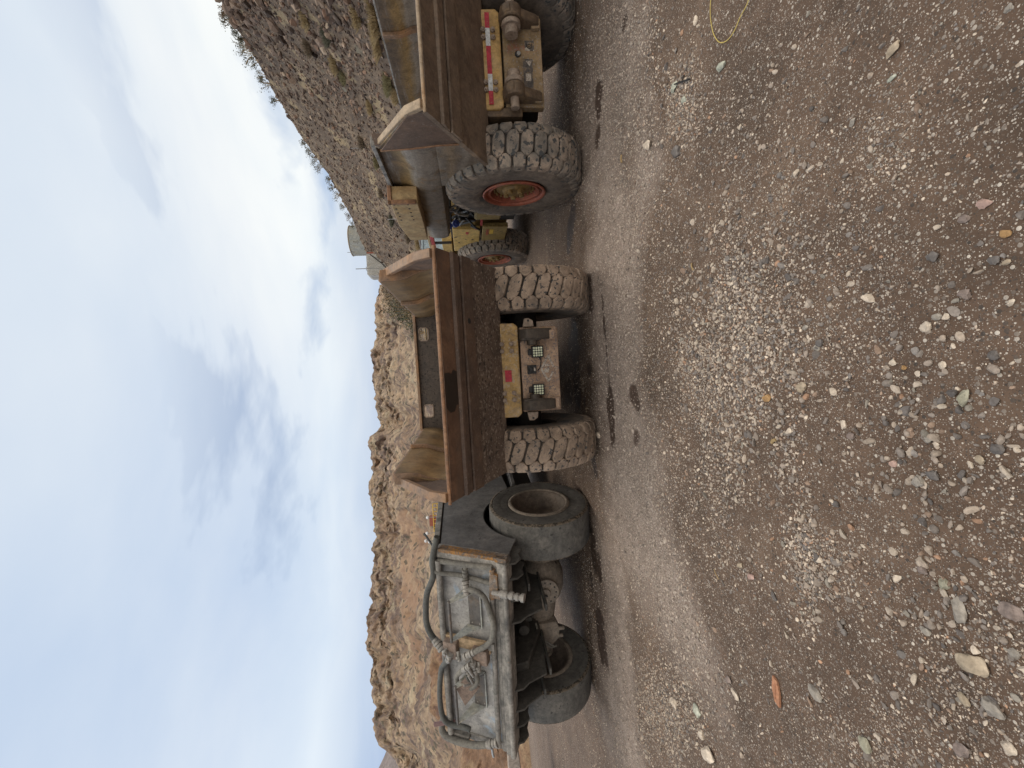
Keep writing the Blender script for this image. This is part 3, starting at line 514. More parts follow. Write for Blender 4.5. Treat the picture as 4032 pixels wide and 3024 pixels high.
M['mesa'] = rock_mat('mesa_rock', [(.28, (.235, .145, .10)), (.42, (.36, .25, .17)), (.58, (.465, .35, .24)), (.75, (.41, .24, .155))], .03, [((.085, .08, .055), .34, .60, .8), ((.13, .095, .085), .16, .60, .75), ((.48, .40, .28), .08, .60, .6), ((.38, .235, .15), .016, .60, .6)], bsc=3.0, bst=.85, veg=(.42, .46, (.10, .09, .066)), strata=(.07, (.8, .8, 1.6), (.15, .105, .095)))
def mesa_prof(s):
    return np.where(s < .62, .62*(s/.62)**1.25, np.where(s < .70, .62+(s-.62)*1.2, np.where(s < .78, .716+(s-.70)*2.6, .924+(s-.78)*.345)))
def mesa_noise(x, y, S):
    th = np.arctan2(x, y)*300; g1 = np.abs(fbm(th*.045, S*1.2, 4, 61)-.5)*2; g2 = np.abs(fbm(th*.16, S*2.5, 4, 62)-.5)*2; k = fbm(x*.12, y*.12, 5, 63)-.5
    cl = np.exp(-((S-.70)/.14)**2); hump = np.sin(np.pi*np.clip(S, 0, 1))
    top = np.clip((1.0-S)/.24, .04, 1)
    return ((g1-.35)*-5*hump+(g2-.3)*-2*cl+k*7*hump+(fbm(x*.35, y*.35, 4, 66)-.5)*3.5*hump)*top + np.where(S > .93, (fbm(th*.3, S*3, 3, 64)-.5)*.7, 0), (g1*8+g2*7-4+(fbm(x*.22, y*.22, 5, 67)-.5)*15)*cl*top+(fbm(th*.06, S*1.6, 4, 65)-.5)*20*hump*top
MY = [1120, 1240, 1300, 1400, 1500, 1600, 1690, 1715, 1760, 1850, 1900, 2000, 2100, 2250, 2400, 2500, 2600, 2700, 2800, 2860, 2900, 2925, 2990, 3100, 3400]
MX = [1530, 1516, 1513, 1510, 1514, 1524, 1532, 1511, 1509, 1518, 1506, 1514, 1516, 1513, 1506, 1504, 1509, 1516, 1521, 1516, 1526, 1545, 1600, 1660, 1700]
mesa, MD = ruled('far_hills', MY, MX, 62, 330, 620, 230, mesa_prof, mesa_noise, M['mesa'], .4)
M['far_mauve'] = rock_mat('far_mauve', [(.3, (.20, .165, .16)), (.6, (.29, .24, .225)), (.75, (.35, .28, .235))], .02, [((.13, .12, .10), .3, .62, .6)], bsc=3, bst=.6)
ruled('distant_hill', [2780, 2860, 2925, 2980, 3024, 3120, 3400], [1600, 1560, 1534, 1512, 1491, 1470, 1440], 360, 640, 120, 80, hill_prof, lambda x, y, S: ((fbm(x*.03, y*.03, 4, 71)-.5)*14*np.sin(np.pi*np.clip(S, 0, 1)), 0*x), M['far_mauve'])
M['berm'] = rock_mat('berm_soil', [(.28, (.17, .105, .07)), (.45, (.29, .175, .11)), (.6, (.37, .27, .17)), (.75, (.36, .29, .185))], .45, [((.15, .09, .075), 1.4, .60, .8), ((.46, .22, .11), .9, .66, .7)], bsc=.25, bst=.9)
bn = lambda x, y, S: ((fbm(x*.7, y*.7, 5, 81)-.5)*.9+(fbm(x*2.5, y*2.5, 3, 82)-.5)*.35, (fbm(x*1.3, y*1.3, 4, 83)-.5)*1.0)
ruled('berm', [2420, 2500, 2545, 2600, 2700, 2780, 2830, 2870, 2900, 2940, 2990, 3060, 3300], [1860, 1760, 1722, 1698, 1690, 1700, 1716, 1760, 1800, 1830, 1815, 1800, 1790], 23, 28, 160, 60, lambda s: s**.8, bn, M['berm'], .6)
# ------------------------------------------------------------------ wheels
def tyre_mesh(R, Wd, rim, n=0, h=.045, slant=.13, hwc=.42, bald=False, seed=0):
    prof = [(-.36, rim*.96), (-.40, rim), (-.47, rim+.10*(R-rim)), (-.515, rim+.30*(R-rim)), (-.525, rim+.5*(R-rim)), (-.51, rim+.70*(R-rim)), (-.485, rim+.84*(R-rim)), (-.45, R-.055*R), (-.40, R-.036*R), (-.30, R-.028*R), (-.15, R-.022*R), (0, R-.02*R)]
    if bald: prof = [(-.40, rim*.95), (-.44, rim), (-.485, rim+.1*(R-rim)), (-.50, rim+.22*(R-rim)), (-.505, rim+.45*(R-rim)), (-.507, rim+.48*(R-rim)), (-.515, rim+.52*(R-rim)), (-.515, rim+.8*(R-rim)), (-.505, R-.055*R), (-.49, R-.03*R), (-.46, R-.012*R), (-.36, R-.004*R), (0, R)]
    P = [(x*Wd, r) for x, r in prof]; P += [(-x, r) for x, r in P[::-1][1:]]
    b = MB(); b.lathe(P[:8], 96, mi=2); b.lathe(P[7:-7], 96); b.lathe(P[-8:] + [(.3*Wd, rim*.96), (-.3*Wd, rim*.96)], 96, mi=2)
    if n:
        px_ = np.array([x for x, _ in prof]+[-x for x, _ in prof[::-1][1:]]); pr_ = np.array([r for _, r in prof]+[r for _, r in prof[::-1][1:]])
        def rad(s): return float(np.interp(s, px_[5:-5], pr_[5:-5]))
        def block(poly, k):
            cx = sum(q[0] for q in poly)/len(poly); cy = sum(q[1] for q in poly)/len(poly); rings = []
            r2 = random.Random(seed*1000+k*7+int(cx*100)); jit = r2.uniform(-.004, .004)
            for sc_, hh in ((1.0, -.02), (1.0, h*.62), (.95, h*.9), (.86, h)):
                ring = []
                for s_, f_ in poly:
                    s2, f2 = cx+(s_-cx)*sc_, cy+(f_-cy)*sc_; a = (k+f2)*2*math.pi/n; r_ = rad(s2)+hh+jit; ring.append((s2*Wd, r_*math.cos(a), r_*math.sin(a)))
                rings.append(ring)
            b.loft(rings, True, True, 1)
        def rnd(poly, q=.22):
            out_ = []
            for i in range(len(poly)):
                a, b_, c = poly[i-1], poly[i], poly[(i+1) % len(poly)]
                out_ += [(b_[0]+(a[0]-b_[0])*q, b_[1]+(a[1]-b_[1])*q), (b_[0]+(c[0]-b_[0])*q, b_[1]+(c[1]-b_[1])*q)]
            return out_
        hx = [(-.285, -2*slant-.20), (-.285, -2*slant+.20), (-.17, -slant+hwc), (.17, slant+hwc), (.285, 2*slant+.20), (.285, 2*slant-.20), (.17, slant-hwc), (-.17, -slant-hwc)]
        tip = 2*slant+.5
        shp = [(.215, tip-.12), (.215, tip+.12), (.315, tip+.44), (.43, tip+.43), (.506, tip+.40), (.506, tip-.40), (.43, tip-.43), (.315, tip-.44)]
        for k in range(n):
            block(rnd(hx, .16), k); block(rnd(shp, .12), k); block(rnd([(-x, -y) for x, y in shp][::-1], .12), k)
    return b
def wheel(parent, x, y, z, R, Wd, rim, kind, side, steer=0.0):
    """kind: mid, right, bald; side +1 = outer face towards +x"""
    wroot = empty('wheel', (x, y, z), steer, parent)
    ty, tg = {'mid': ('rubber_dust', 'rubber_groove'), 'right': ('rubber_grey', 'rubber_groove'), 'bald': ('rubber_bald', 'rubber_bald')}[kind]
    if kind == 'bald': tb = tyre_mesh(R, Wd, rim, 0, bald=True)
    else: tb = tyre_mesh(R, Wd, rim, 34 if kind == 'mid' else 34, .04, .17 if kind == 'mid' else .05, .435, seed=int(x*10+y))
    tb.build('tyre', None, wroot, 0, True, 32, [M[tg], M[ty], M['rubber_bald' if kind == 'bald' else 'rubber_side']]).rotation_euler = (random.uniform(0, 6), 0, 0)
    if kind == 'bald':
        # torn shoulder edges of the worn tread
        for sgn in (-1, 1):
            sb = MB(); r2 = np.random.default_rng(int(90+sgn+x*10)); n = 170; rr = []
            for k in range(n):
                a = 2*math.pi*k/n; w1 = r2.uniform(.002, .022); ww = .012+.010*r2.uniform()
                rr.append([(sgn*(.497*Wd), (R-.052-w1)*math.cos(a), (R-.052-w1)*math.sin(a)), (sgn*(.513*Wd+.006*r2.uniform()), (R-.042)*math.cos(a), (R-.042)*math.sin(a)), (sgn*(.488*Wd+.004), (R-.016)*math.cos(a), (R-.016)*math.sin(a)), (sgn*(.455*Wd-ww*.5), (R-.008)*math.cos(a), (R-.008)*math.sin(a))])
            rr.append(rr[0]); sb.loft(rr, False, False); sb.build('tread_edge', M['scuff'], wroot, 0, False)
        for sgn in (-1, 1):
            rb = MB(); e = .47*Wd*sgn
            rb.lathe([(e*.98, rim*.98), (e*1.07, rim*1.05), (e*1.10, rim*1.0), (e*1.05, rim*.93), (e*1.02, rim*.90), (e*.96, rim*.87), (e*.30, rim*.80), (e*.12, rim*.62), (e*.10, rim*.0001)], 56)
            rb.build('rim', M['rim_brown'], wroot, 0, True, 50)
            rg = MB(); rg.lathe([(e*1.02, rim*1.10), (e*1.075, rim*1.09), (e*1.12, rim*1.04), (e*1.125, rim*.99), (e*1.08, rim*.955), (e*1.05, rim*.95)], 56); rg.build('rim_flange', M['axle'], wroot, 0, True, 50)
    else:
        e = .47*Wd*side; rb = MB(); c1 = 'rim_red'
        rb.lathe([(e*.90, rim*1.0), (e*1.04, rim*1.07), (e*1.09, rim*1.04), (e*1.05, rim*.98), (e*.92, rim*.95), (e*.90, rim*.88), (e*1.0, rim*.85), (e*.98, rim*.80), (e*.72, rim*.77), (e*.35, rim*.74)], 56)
        rb.build('rim', M[c1], wroot, 0, True, 40)
        ib = MB(); ib.lathe([(-e*.9, rim*1.0), (-e*.85, rim*.8), (-e*.3, rim*.74), (-e*.2, .0001)], 40); ib.build('inner_rim', M['under_black'], wroot, 0)
        hb = MB(); hb.lathe([(e*.30, rim*.76), (e*.42, rim*.74), (e*.52, rim*.70), (e*.58, rim*.64), (e*.74, rim*.60), (e*.78, rim*.52), (e*.80, rim*.40), (e*.94, rim*.37), (e*1.0, rim*.28), (e*1.01, .0001)], 40)
        for k in range(20):
            a = 2*math.pi*k/20; hb.cyl((e*.72, rim*.665*math.cos(a), rim*.665*math.sin(a)), (1, 0, 0), rim*.04, .05, 6)
        for k in range(5):
            a = 2*math.pi*k/5; hb.cyl((e*.98, rim*.28*math.cos(a), rim*.28*math.sin(a)), (1, 0, 0), rim*.085, .07, 10)
        hb.build('hub', M['hub_yellow'], wroot, .003, True, 40)
    return wroot

# ------------------------------------------------------------------ haul trucks
LIP, BOT, BEND, TOP, SEAM = (-1.815, 1.838), (-.724, 1.20), (-1.695, 2.005), (-1.076, 2.375), (-1.21, 1.70)
DT = np.array([BOT[0]-LIP[0], BOT[1]-LIP[1]]); PL = np.linalg.norm(DT); DT = DT/PL; DN = np.array([DT[1], -DT[0]])      # along the tail plate, and outward
def tp(tq, o): q = np.array(LIP)+DT*tq*PL+DN*o; return (q[0], q[1])
def strip(mb, sec, h0=1.135, h1=1.16, mi=0):
    """a section of the tail plate: (t, outward offset) points, spanning the width"""
    Lr = [(-(h0+(h1-h0)*tq), *tp(tq, o)) for tq, o in sec]; Rr = [((h0+(h1-h0)*tq), *tp(tq, o)) for tq, o in sec]
    mb.loft([Lr, Rr], True, True, mi)
def haul_truck(px, py, yaw, right, label):
    T = tag(empty('haul_truck', (px, py, -.02), -yaw), label, 'haul truck', 'haul trucks parked with their tails to the camera')
    pick = lambda a, b: M[b if right else a]
    # --- bed: barrel shaped walls and floor
    outer = [(1.035, 2.43), (1.038, 2.30), (1.05, 2.22), (1.085, 2.13), (1.113, 2.06), (1.126, 1.98), (1.128, 1.86), (1.10, 1.785), (1.03, 1.75), (.70, 1.74)]
    inner = [(.70, 1.78), (1.00, 1.79), (1.05, 1.81), (1.078, 1.87), (1.078, 1.97), (1.065, 2.04), (1.035, 2.11), (1.00, 2.19), (.99, 2.28), (.985, 2.43)]
    half = outer + inner; full = [(x, z) for x, z in outer] + [(-x, z) for x, z in outer[::-1]] + [(-x, z) for x, z in inner[::-1]] + [(x, z) for x, z in inner]
    bed = MB(); rings = []
    for y in (-1.12, -.6, 0, .275, 1.0, 1.7, 2.2): rings.append([(x, y+(.0 if z > 1.9 else (-.08 if y < -1 else 0)), z) for x, z in full])
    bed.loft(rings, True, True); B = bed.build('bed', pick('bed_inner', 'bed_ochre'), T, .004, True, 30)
    for s in (-1, 1):
        tf = MB(); tf.ext([(s*x, z) for x, z in inner if z > 1.80] + [(s*1.10, 2.43 if not right else 2.40), (s*1.112, 2.30), (s*1.112, 1.80)], 'y', -1.135, -1.10); tf.build('wall_end', pick('flange_mid', 'bed_brown'), B, .004)
        rl = MB(); rl.b2(*sorted((s*.99, s*1.085)), -1.08, 2.2, 2.405, 2.45); rl.build('top_rail', pick('flange_mid', 'grey_beam'), B, .006)
    for s in (-1, 1):
        rb = MB()
        pr_ = [(s*x, z) for x, z in inner if z > 1.85]
        rb.loft([[(x, .275-.035, z) for x, z in pr_]+[(x-s*.05, .275-.035, z) for x, z in pr_[::-1]], [(x, .275+.035, z) for x, z in pr_]+[(x-s*.05, .275+.035, z) for x, z in pr_[::-1]]])
        rb.build('rib', M['flange_mid'], B, .006)
    # --- tail plate with its lip and wear bars
    tl = MB(); strip(tl, [(.03, 0), (.20, 0), (.20, -.05), (.03, -.05)]); strip(tl, [(.20, -.005), (.49, -.005), (.49, -.05), (.20, -.05)])
    tail = tl.build('tail_plate', pick('tail_rust', 'tail_right'), T, .003)
    wb = MB(); strip(wb, [(.20, -.002), (.215, .028), (.245, .028), (.255, .015), (.31, .015), (.315, -.002)]); wb.build('wear_bar', pick('bed_brown', 'tail_right'), tail, .004)
    w2 = MB(); strip(w2, [(.335, -.002), (.338, .024), (.48, .024), (.489, -.002)]); w2.build('wear_plate', pick('bed_brown', 'tail_right'), tail, .004)
    lp = MB(); strip(lp, [(.0, .010), (.014, .010), (.018, -.02), (-.004, -.02)], 1.15, 1.15); lp.build('lip', pick('edge_rust', 'flange_pale'), tail, .012)
    lo = MB(); strip(lo, [(.49, 0), (1.0, 0), (1.0, -.05), (.49, -.05)]); lower = lo.build('lower_tail_plate', pick('tail_mud', 'tail_right'), T, .003)
    if not right:
        st = MB(); pts_ = [(0.02, .30), (.02, .02), (.10, -.02), (.17, .0), (.235, .05), (.27, .13), (.262, .21), (.19, .25), (.185, .30), (.12, .33), (.08, .30)]
        for (tq, xx) in [(.55, .55)]: hb_ = tp(.40, .026); st.cyl((.52, hb_[0], hb_[1]), (0, DN[0], DN[1]), .028, .004, 16)
        st.build('weep_hole', M['black'], tail)
    # floor slope inside the tail
    fl = MB(); fl.loft([[(-1.08, LIP[0]+.08, LIP[1]+.0), (1.08, LIP[0]+.08, LIP[1]+.0), (1.08, LIP[0]+.1, LIP[1]-.03), (-1.08, LIP[0]+.1, LIP[1]-.03)], [(-1.08, -.9, 1.80), (1.08, -.9, 1.80), (1.08, -.9, 1.765), (-1.08, -.9, 1.765)], [(-1.03, 2.2, 1.80), (1.03, 2.2, 1.80), (1.03, 2.2, 1.765), (-1.03, 2.2, 1.765)]])
    fl.build('bed_floor', M['bed_inner'], B, 0)
    # --- side cheeks of the tail
    for s in (-1, 1):
        ck = MB(); poly = [tp(.03, -.03), tp(.5, -.03), tp(.99, -.03), (-.16, 1.55), (-.10, 1.78), (-1.15, 1.79), SEAM, (-1.13, 2.0), TOP, BEND]
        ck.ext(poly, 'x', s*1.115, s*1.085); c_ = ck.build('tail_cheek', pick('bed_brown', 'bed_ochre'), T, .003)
        if right:
            up_ = MB(); up_.ext([tp(.03, -.025), tp(.53, -.025), (-1.18, 1.70), (-1.10, 2.05), (TOP[0]+.02, TOP[1]-.02), BEND], 'x', s*1.115, s*1.128); up_.build('cheek_liner', M['bed_brown'], c_, .004)
            wd = MB(); wd.tube([(s*1.122, TOP[0]+.02, TOP[1]-.02), (s*1.128, -1.10, 2.05), (s*1.128, -1.17, 1.76), (s*1.124, *tp(.56, -.03))], .012, 8); wd.tube([(s*1.12, *tp(.05, -.02)), (s*1.13, *tp(.97, -.02))], .014, 8); wd.build('weld_seam', M['edge_rust'], c_, 0)
        fg = MB(); W1, W0 = 1.122, 1.04; pl = [(LIP[0]+.01, LIP[1]+.02), BEND, TOP, (TOP[0]+.03, TOP[1]+.012)]
        rings = []
        for i, (a, b_) in enumerate(pl):
            d = np.array(pl[min(i+1, 3)])-np.array(pl[max(i-1, 0)]); d = d/np.linalg.norm(d); nn = np.array([-d[1], d[0]])
            ww1 = W1-(.03 if i >= 2 and right else .0); rings.append([(s*W0, a+nn[0]*.025, b_+nn[1]*.025), (s*ww1, a+nn[0]*.025, b_+nn[1]*.025), (s*ww1, a-nn[0]*.025, b_-nn[1]*.025), (s*W0, a-nn[0]*.025, b_-nn[1]*.025)])
        fg.loft(rings); fg.build('tail_flange', pick('flange_mid', 'flange_pale'), c_, .006)
    # --- headboard with two windows
    hb = MB(); zt, zb, xw = 2.46, 1.76, 1.03; hx0, hx1, hz0, hz1 = .575, .80, 2.255, 2.415; y0, y1 = 2.20, 2.25
    for a, b_, c, d in ((-xw, -hx1, zb, zt), (-hx1, -hx0, zb, hz0), (-hx1, -hx0, hz1, zt), (-hx0, hx0, zb, zt), (hx0, hx1, zb, hz0), (hx0, hx1, hz1, zt), (hx1, xw, zb, zt)): hb.b2(a, b_, y0, y1, c, d)
    H_ = hb.build('headboard', M['headboard'], T)
    for s in (-1, 1):
        q = MB(); q.tube([(s*hx0, 2.195, hz0+.03), (s*(hx0+.03), 2.195, hz0), (s*(hx1-.03), 2.195, hz0), (s*hx1, 2.195, hz0+.03), (s*hx1, 2.195, hz1-.03), (s*(hx1-.03), 2.195, hz1), (s*(hx0+.03), 2.195, hz1), (s*hx0, 2.195, hz1-.03), (s*hx0, 2.195, hz0+.03)], .012, 8); q.build('window_frame', M['pin'], H_)
    tb = MB(); tb.b2(-1.03, 1.03, 2.13, 2.27, 2.46, 2.505); tb.build('headboard_beam', M['flange_mid'], H_, .006)
    if right:
        bx = MB(); bx.loft([[(-1.30, -.05, 2.44), (-1.085, -.05, 2.44), (-1.085, -.05, 2.10), (-1.30, -.05, 2.10)], [(-1.30, .85, 2.47), (-1.085, .85, 2.47), (-1.085, .85, 2.10), (-1.30, .85, 2.10)], [(-1.30, 1.65, 2.40), (-1.085, 1.65, 2.40), (-1.085, 1.65, 2.12), (-1.30, 1.65, 2.12)]])
        bo = bx.build('side_box', M['cream_box'], T, .01)
        hl = MB()
        for y in np.linspace(.0, .6, 5):
            hl.cyl((-1.30, y, 2.40), (1, 0, 0), .014, .012, 8); hl.cyl((-1.30, y, 2.23), (1, 0, 0), .014, .012, 8)
        hl.build('bolt_hole', M['black'], bo)
        cp = MB(); cp.b2(-1.31, -1.08, -.07, -.02, 2.42, 2.47); cp.b2(-1.31, -1.26, -.07, -.02, 2.12, 2.47); cp.build('box_lip', M['edge_rust'], bo, .006)
    # --- frame end below the bed
    up = MB(); up.loft([[(-.538, -.74, 1.27), (.538, -.74, 1.27), (.538, -.35, 1.3), (-.538, -.35, 1.3)], [(-.538, -.755, 1.06), (.538, -.755, 1.06), (.538, -.35, 1.06), (-.538, -.35, 1.06)], [(-.50, -.745, 1.01), (.50, -.745, 1.01), (.50, -.35, 1.01), (-.50, -.35, 1.01)]])
    U = up.build('hinge_plate', pick('yellow_dirty', 'yellow_frame'), T, .012)
    for xs in (-.335, -.255, .225, .305):
        for z in (1.205, 1.095):
            q = MB(); q.cyl((xs, -.765, z), (0, 1, 0), .026, .03, 12); q.cyl((xs, -.785, z), (0, 1, 0), .016, .02, 6); q.build('bolt', M['pin'], U, .003)
    if right:
        xs = [-.50, -.33, -.12, .18, .35, .50]; seg = [(-.49, -.345, 'red_worn'), (-.345, -.165, 'white_tape'), (-.165, .135, 'red_worn'), (.135, .325, 'white_tape'), (.325, .49, 'red_worn')]
        for a, b_, mm in seg: q = MB(); q.b2(a, b_, -.764, -.755, 1.128, 1.178); q.build('reflective_tape', M[mm], U)
    else:
        q = MB(); q.b2(-.125, .005, -.764, -.755, 1.11, 1.185); q.build('red_patch', M['red_worn'], U)
    sd_ = MB()
    for s in (-1, 1): sd_.b2(*sorted((s*.44, s*.53)), -.72, .3, 1.02, 1.70)
    sd_.b2(-.44, .44, -.5, .3, 1.3, 1.74); sd_.build('hinge_box', pick('under_black', 'link_rust'), T, .006)
    lp_ = MB(); lp_.b2(-.489, .489, -.70, -.60, .541, .985); PL_ = lp_.build('frame_plate', pick('plate_mud', 'plate_right'), T, .01)
    fr = MB(); fr.b2(-.45, .45, -.60, 2.6, .62, 1.0); fr.b2(-.40, .40, -.60, 2.4, 1.0, 1.30); fr.build('chassis', M['under_black'], T, .01)
    ax_ = MB(); ax_.cyl((0, 0, .87), (1, 0, 0), .2, 1.5, 20); ax_.lathe([(-.45, .2), (-.25, .38), (0, .42), (.25, .38), (.45, .2)], 24, (0, 0, .87)); ax_.build('rear_axle', M['under_black'], T)
    for s in (-1, 1):
        ar = MB()
        if right:
            ar.ext([(-.97, .93), (-.93, 1.0), (-.80, 1.03), (-.70, 1.0), (-.70, .60), (-.76, .57), (-.80, .60), (-.88, .78)], 'x', s*.455, s*.36); ar.cyl((s*.405, -.84, .90), (1, 0, 0), .12, .13, 24)
        else:
            ar.ext([(-.80, 1.0), (-.86, .93), (-.86, .80), (-.80, .63), (-.70, .60), (-.70, 1.0)], 'x', s*.46, s*.345)
        A_ = ar.build('hinge_arm', pick('dark_link', 'link_rust'), T, .012)
        pn = MB()
        if right:
            pn.cyl((s*.27, -.84, .90), (1, 0, 0), .075, .16, 20); pn.cyl((s*.30, -.84, .90), (1, 0, 0), .105, .05, 24); pn.cyl((s*.50, -.84, .90), (1, 0, 0), .05, .16, 16)
        else:
            pn.cyl((s*.315, -.78, .86), (1, 0, 0), .06, .07, 20); pn.build('hinge_pin', M['dark_link'], A_, .006); pn = MB(); pn.b2(*sorted((s*.33, s*.36)), -.84, -.70, .76, .99); pn.build('pin_plate', M['dark_link'], A_, .008); pn = MB(); pn.ext([(.49, .95), (.585, .93), (.59, .88), (.56, .83), (.49, .82)] if s > 0 else [(-.49, .95), (-.585, .93), (-.59, .88), (-.56, .83), (-.49, .82)], 'y', -.74, -.71)
        pn.build('hinge_pin' if right else 'pin_tab', M['pin'], A_, .006)
        if not right:
            hl = MB(); hl.cyl((s*.56, -.742, .885), (0, 1, 0), .013, .006, 10); hl.build('pin_hole', M['black'], A_)
        ft = MB()
        ft.ext([(-.72, .66), (-.76, .66), (-.765, .57), (-.70, .57)], 'x', s*.465, s*.335); ft.build('arm_foot', pick('plate_mud', 'plate_right'), A_, .006)
    if not right:
        for xs, zz_ in ((.20, .80), (-.235, .81)):
            lm = MB(); lm.b2(xs-.066, xs+.066, -.78, -.73, zz_-.068, zz_+.068); lm.b2(xs-.035, xs+.035, -.735, -.70, zz_+.06, zz_+.105); lm.cyl((xs, -.73, zz_), (0, 1, 0), .03, .06, 10)
            W_ = lm.build('work_lamp', M['black'], T, .008)
            ls = MB()
            for i in range(4):
                for j in range(4): ls.cyl((xs-.042+.028*i, -.783, zz_-.042+.028*j), (0, 1, 0), .0115, .008, 12)
            ls.build('led', M['led'], W_)
        cm = MB(); cm.b2(-.05, .05, -.75, -.70, .82, .92); cm.cyl((0, -.755, .885), (0, 1, 0), .033, .03, 20); cm.cyl((0, -.77, .885), (0, 1, 0), .022, .02, 16); C_ = cm.build('camera_unit', M['black'], T, .006)
        q = MB(); q.b2(-.018, .018, -.757, -.75, .832, .85); q.build('camera_label', M['white_worn'], C_)
        cbm = MB(); cbm.tube(catmull([(.14, -.705, .78), (.10, -.71, .755), (.02, -.71, .77), (-.02, -.71, .80)], 5), .006, 6); cbm.build('cable', M['black'], PL_)
        dm = MB()
        for a, b_ in (((0, .755), (.15, .665)), ((.15, .665), (.02, .61)), ((0, .755), (-.15, .675)), ((-.15, .675), (-.04, .62))):
            d = np.array(b_)-np.array(a); L_ = np.linalg.norm(d); nn = np.array([-d[1], d[0]])/L_*.011; dm.ext([tuple(np.array(a)+nn), tuple(np.array(b_)+nn), tuple(np.array(b_)-nn), tuple(np.array(a)-nn)], 'y', -.7045, -.70)
        dm.ext([(-.05, .672), (-.045, .715), (-.02, .728), (.01, .70), (-.005, .66)], 'y', -.7045, -.70); dm.ext([(.03, .655), (.025, .715), (.06, .70), (.055, .66)], 'y', -.7045, -.70); dm.build('worn_emblem', M['white_worn'], PL_)
        lt = MB()
        for pts_ in ([(.012, .60), (.012, .575), (-.012, .57), (-.022, .578), (-.022, .60)], [(-.07, .57), (-.07, .60), (-.095, .60), (-.095, .57)]): lt.tube([(a, -.703, b_) for a, b_ in pts_], .004, 6)
        lt.build('worn_letter', M['white_worn'], PL_)
        wt = MB(); wt.b2(.34, .44, -.83, -.80, .60, .66); wt.build('link_block', M['plate_mud'], PL_, .01)
    else:
        q = MB(); q.b2(.13, .24, -.7045, -.70, .63, .735); S_ = q.build('sticker', M['sticker'], T)
        lt = MB(); c0 = (.185, .685)
        lt.tube([(c0[0]+.030*math.cos(a), -.706, c0[1]+.030*math.sin(a)) for a in np.linspace(.9, 5.4, 16)], .005, 6); lt.tube([(c0[0]+.015*math.cos(a), -.706, c0[1]+.015*math.sin(a)) for a in np.linspace(0, 6.28, 12)], .004, 6); lt.build('sticker_mark', M['black'], S_)
        q = MB(); q.b2(-.30, .04, -.7045, -.70, .655, .765); q.build('warning_decal', M['sticker_black'], PL_)
        q = MB(); q.ext([(-.04, .69), (.02, .735), (.02, .665)], 'y', -.7065, -.7045); q.b2(-.20, -.12, -.7065, -.7045, .68, .74); q.build('decal_mark', M['white_worn'], PL_)
        q = MB(); q.b2(-.42, -.34, -.7045, -.70, .63, .72); q.build('worn_decal', M['sticker'], PL_)
        q = MB(); q.cyl((.09, -.705, .82), (0, 1, 0), .034, .012, 20); q.build('plug_hole', M['black'], PL_); q = MB(); q.cyl((.088, -.715, .812), (0, 1, 0), .022, .03, 16); q.build('plug', M['grey_post'], PL_)
        eh = MB(); eh.b2(-.60, -.50, -.72, .2, .80, 1.27); eh.build('side_gusset', M['link_rust'], PL_, .01)
    # --- wheels
    for s in (-1, 1): wheel(T, s*(.955 if right else .93), 0, .855, .87, .50, .385, 'right' if right else 'mid', s)
    # --- engine end, hitched in front of the bed and turned a little to the left
    fy = 2.75; fa = .05; fx = .30 if right else 0.0
    def fp(x, y): c, s = math.cos(fa), math.sin(fa); return (fx+x*c-y*s, fy+x*s+y*c)
    Rm = Matrix.Rotation(fa, 3, 'Z')
    def fb(name, mat, boxes, parent=T, bev=.012):
        q = MB()
        for x0, x1, y0_, y1_, z0, z1 in boxes:
            c = fp((x0+x1)/2, (y0_+y1_)/2); q.box((c[0], c[1], (z0+z1)/2), (x1-x0, y1_-y0_, z1-z0), Rm)
        return q.build(name, mat, parent, bev)
    for s in (-1, 1):
        c = fp(s*.98, 1.85); wheel(T, c[0], c[1], .80, .82, .50, .37, 'right' if right else 'mid', s, fa)
    e_ = fb('engine_body', M['yellow_olive'], [(-.62, .62, -.1, 4.2, .55, 1.25), (-.98, .98, 2.75, 4.3, .6, 1.9)])
    fb('side_panel', M['yellow_paint'], [(-1.02, -.95, .34, 1.75, 1.17, 1.72)], e_)
    fb('lower_panel', M['yellow_olive'], [(-1.02, -.93, .24, 1.08, .62, 1.12)], e_)
    fb('decal', M['red'], [(-1.026, -1.02, .50, .62, 1.40, 1.46), (-1.026, -1.02, .30, .36, 1.22, 1.27)], e_, 0)
    fb('warning_label', M['rail_yellow'], [(-1.026, -1.02, .38, .62, .90, .98)], e_, 0); fb('label_line', M['red'], [(-1.031, -1.026, .35, .68, 1.0, 1.012), (-1.031, -1.026, .35, .68, 1.03, 1.042)], e_, 0)
    fb('tool_box', M['yellow_olive'], [(-1.08, -.72, -1.05, -.35, .82, 1.30)]); fb('box_cover', M['yellow_olive'], [(-1.10, -.72, -.72, -.36, .84, 1.28)])
    fb('red_strip', M['red'], [(-.99, -.94, -.3, .25, 1.13, 1.17)], e_, 0)
    fb('mudguard', M['under_black'], [(-.9, -.5, -.4, .2, .5, 1.6), (-.9, .9, .2, 1.2, 1.72, 1.76)])
    fb('side_rail', M['cream_box'], [(-1.02, -.95, -.4, 1.9, 2.20, 2.26)]); fb('red_rail', M['red'], [(-1.03, -.96, -.4, 1.9, 2.12, 2.195)])
    fb('rail_post', M['under_black'], [(-1.01, -.96, 1.2, 1.26, 1.76, 2.12)]); fb('rail_post', M['under_black'], [(-1.01, -.96, -.3, -.24, 1.76, 2.12)])
    fb('canopy', M['cream_box'], [(.65, 1.4, 2.6, 3.6, 1.9, 2.60)]); fb('canopy_vent', M['black'], [(.67, 1.38, 2.585, 2.60, 2.575-.012, 2.575+.012), (.67, 1.38, 2.585, 2.60, 2.53-.012, 2.53+.012)])
    fb('hood', M['yellow_paint'], [(-.95, .4, 1.4, 4.2, 1.76, 1.98)])
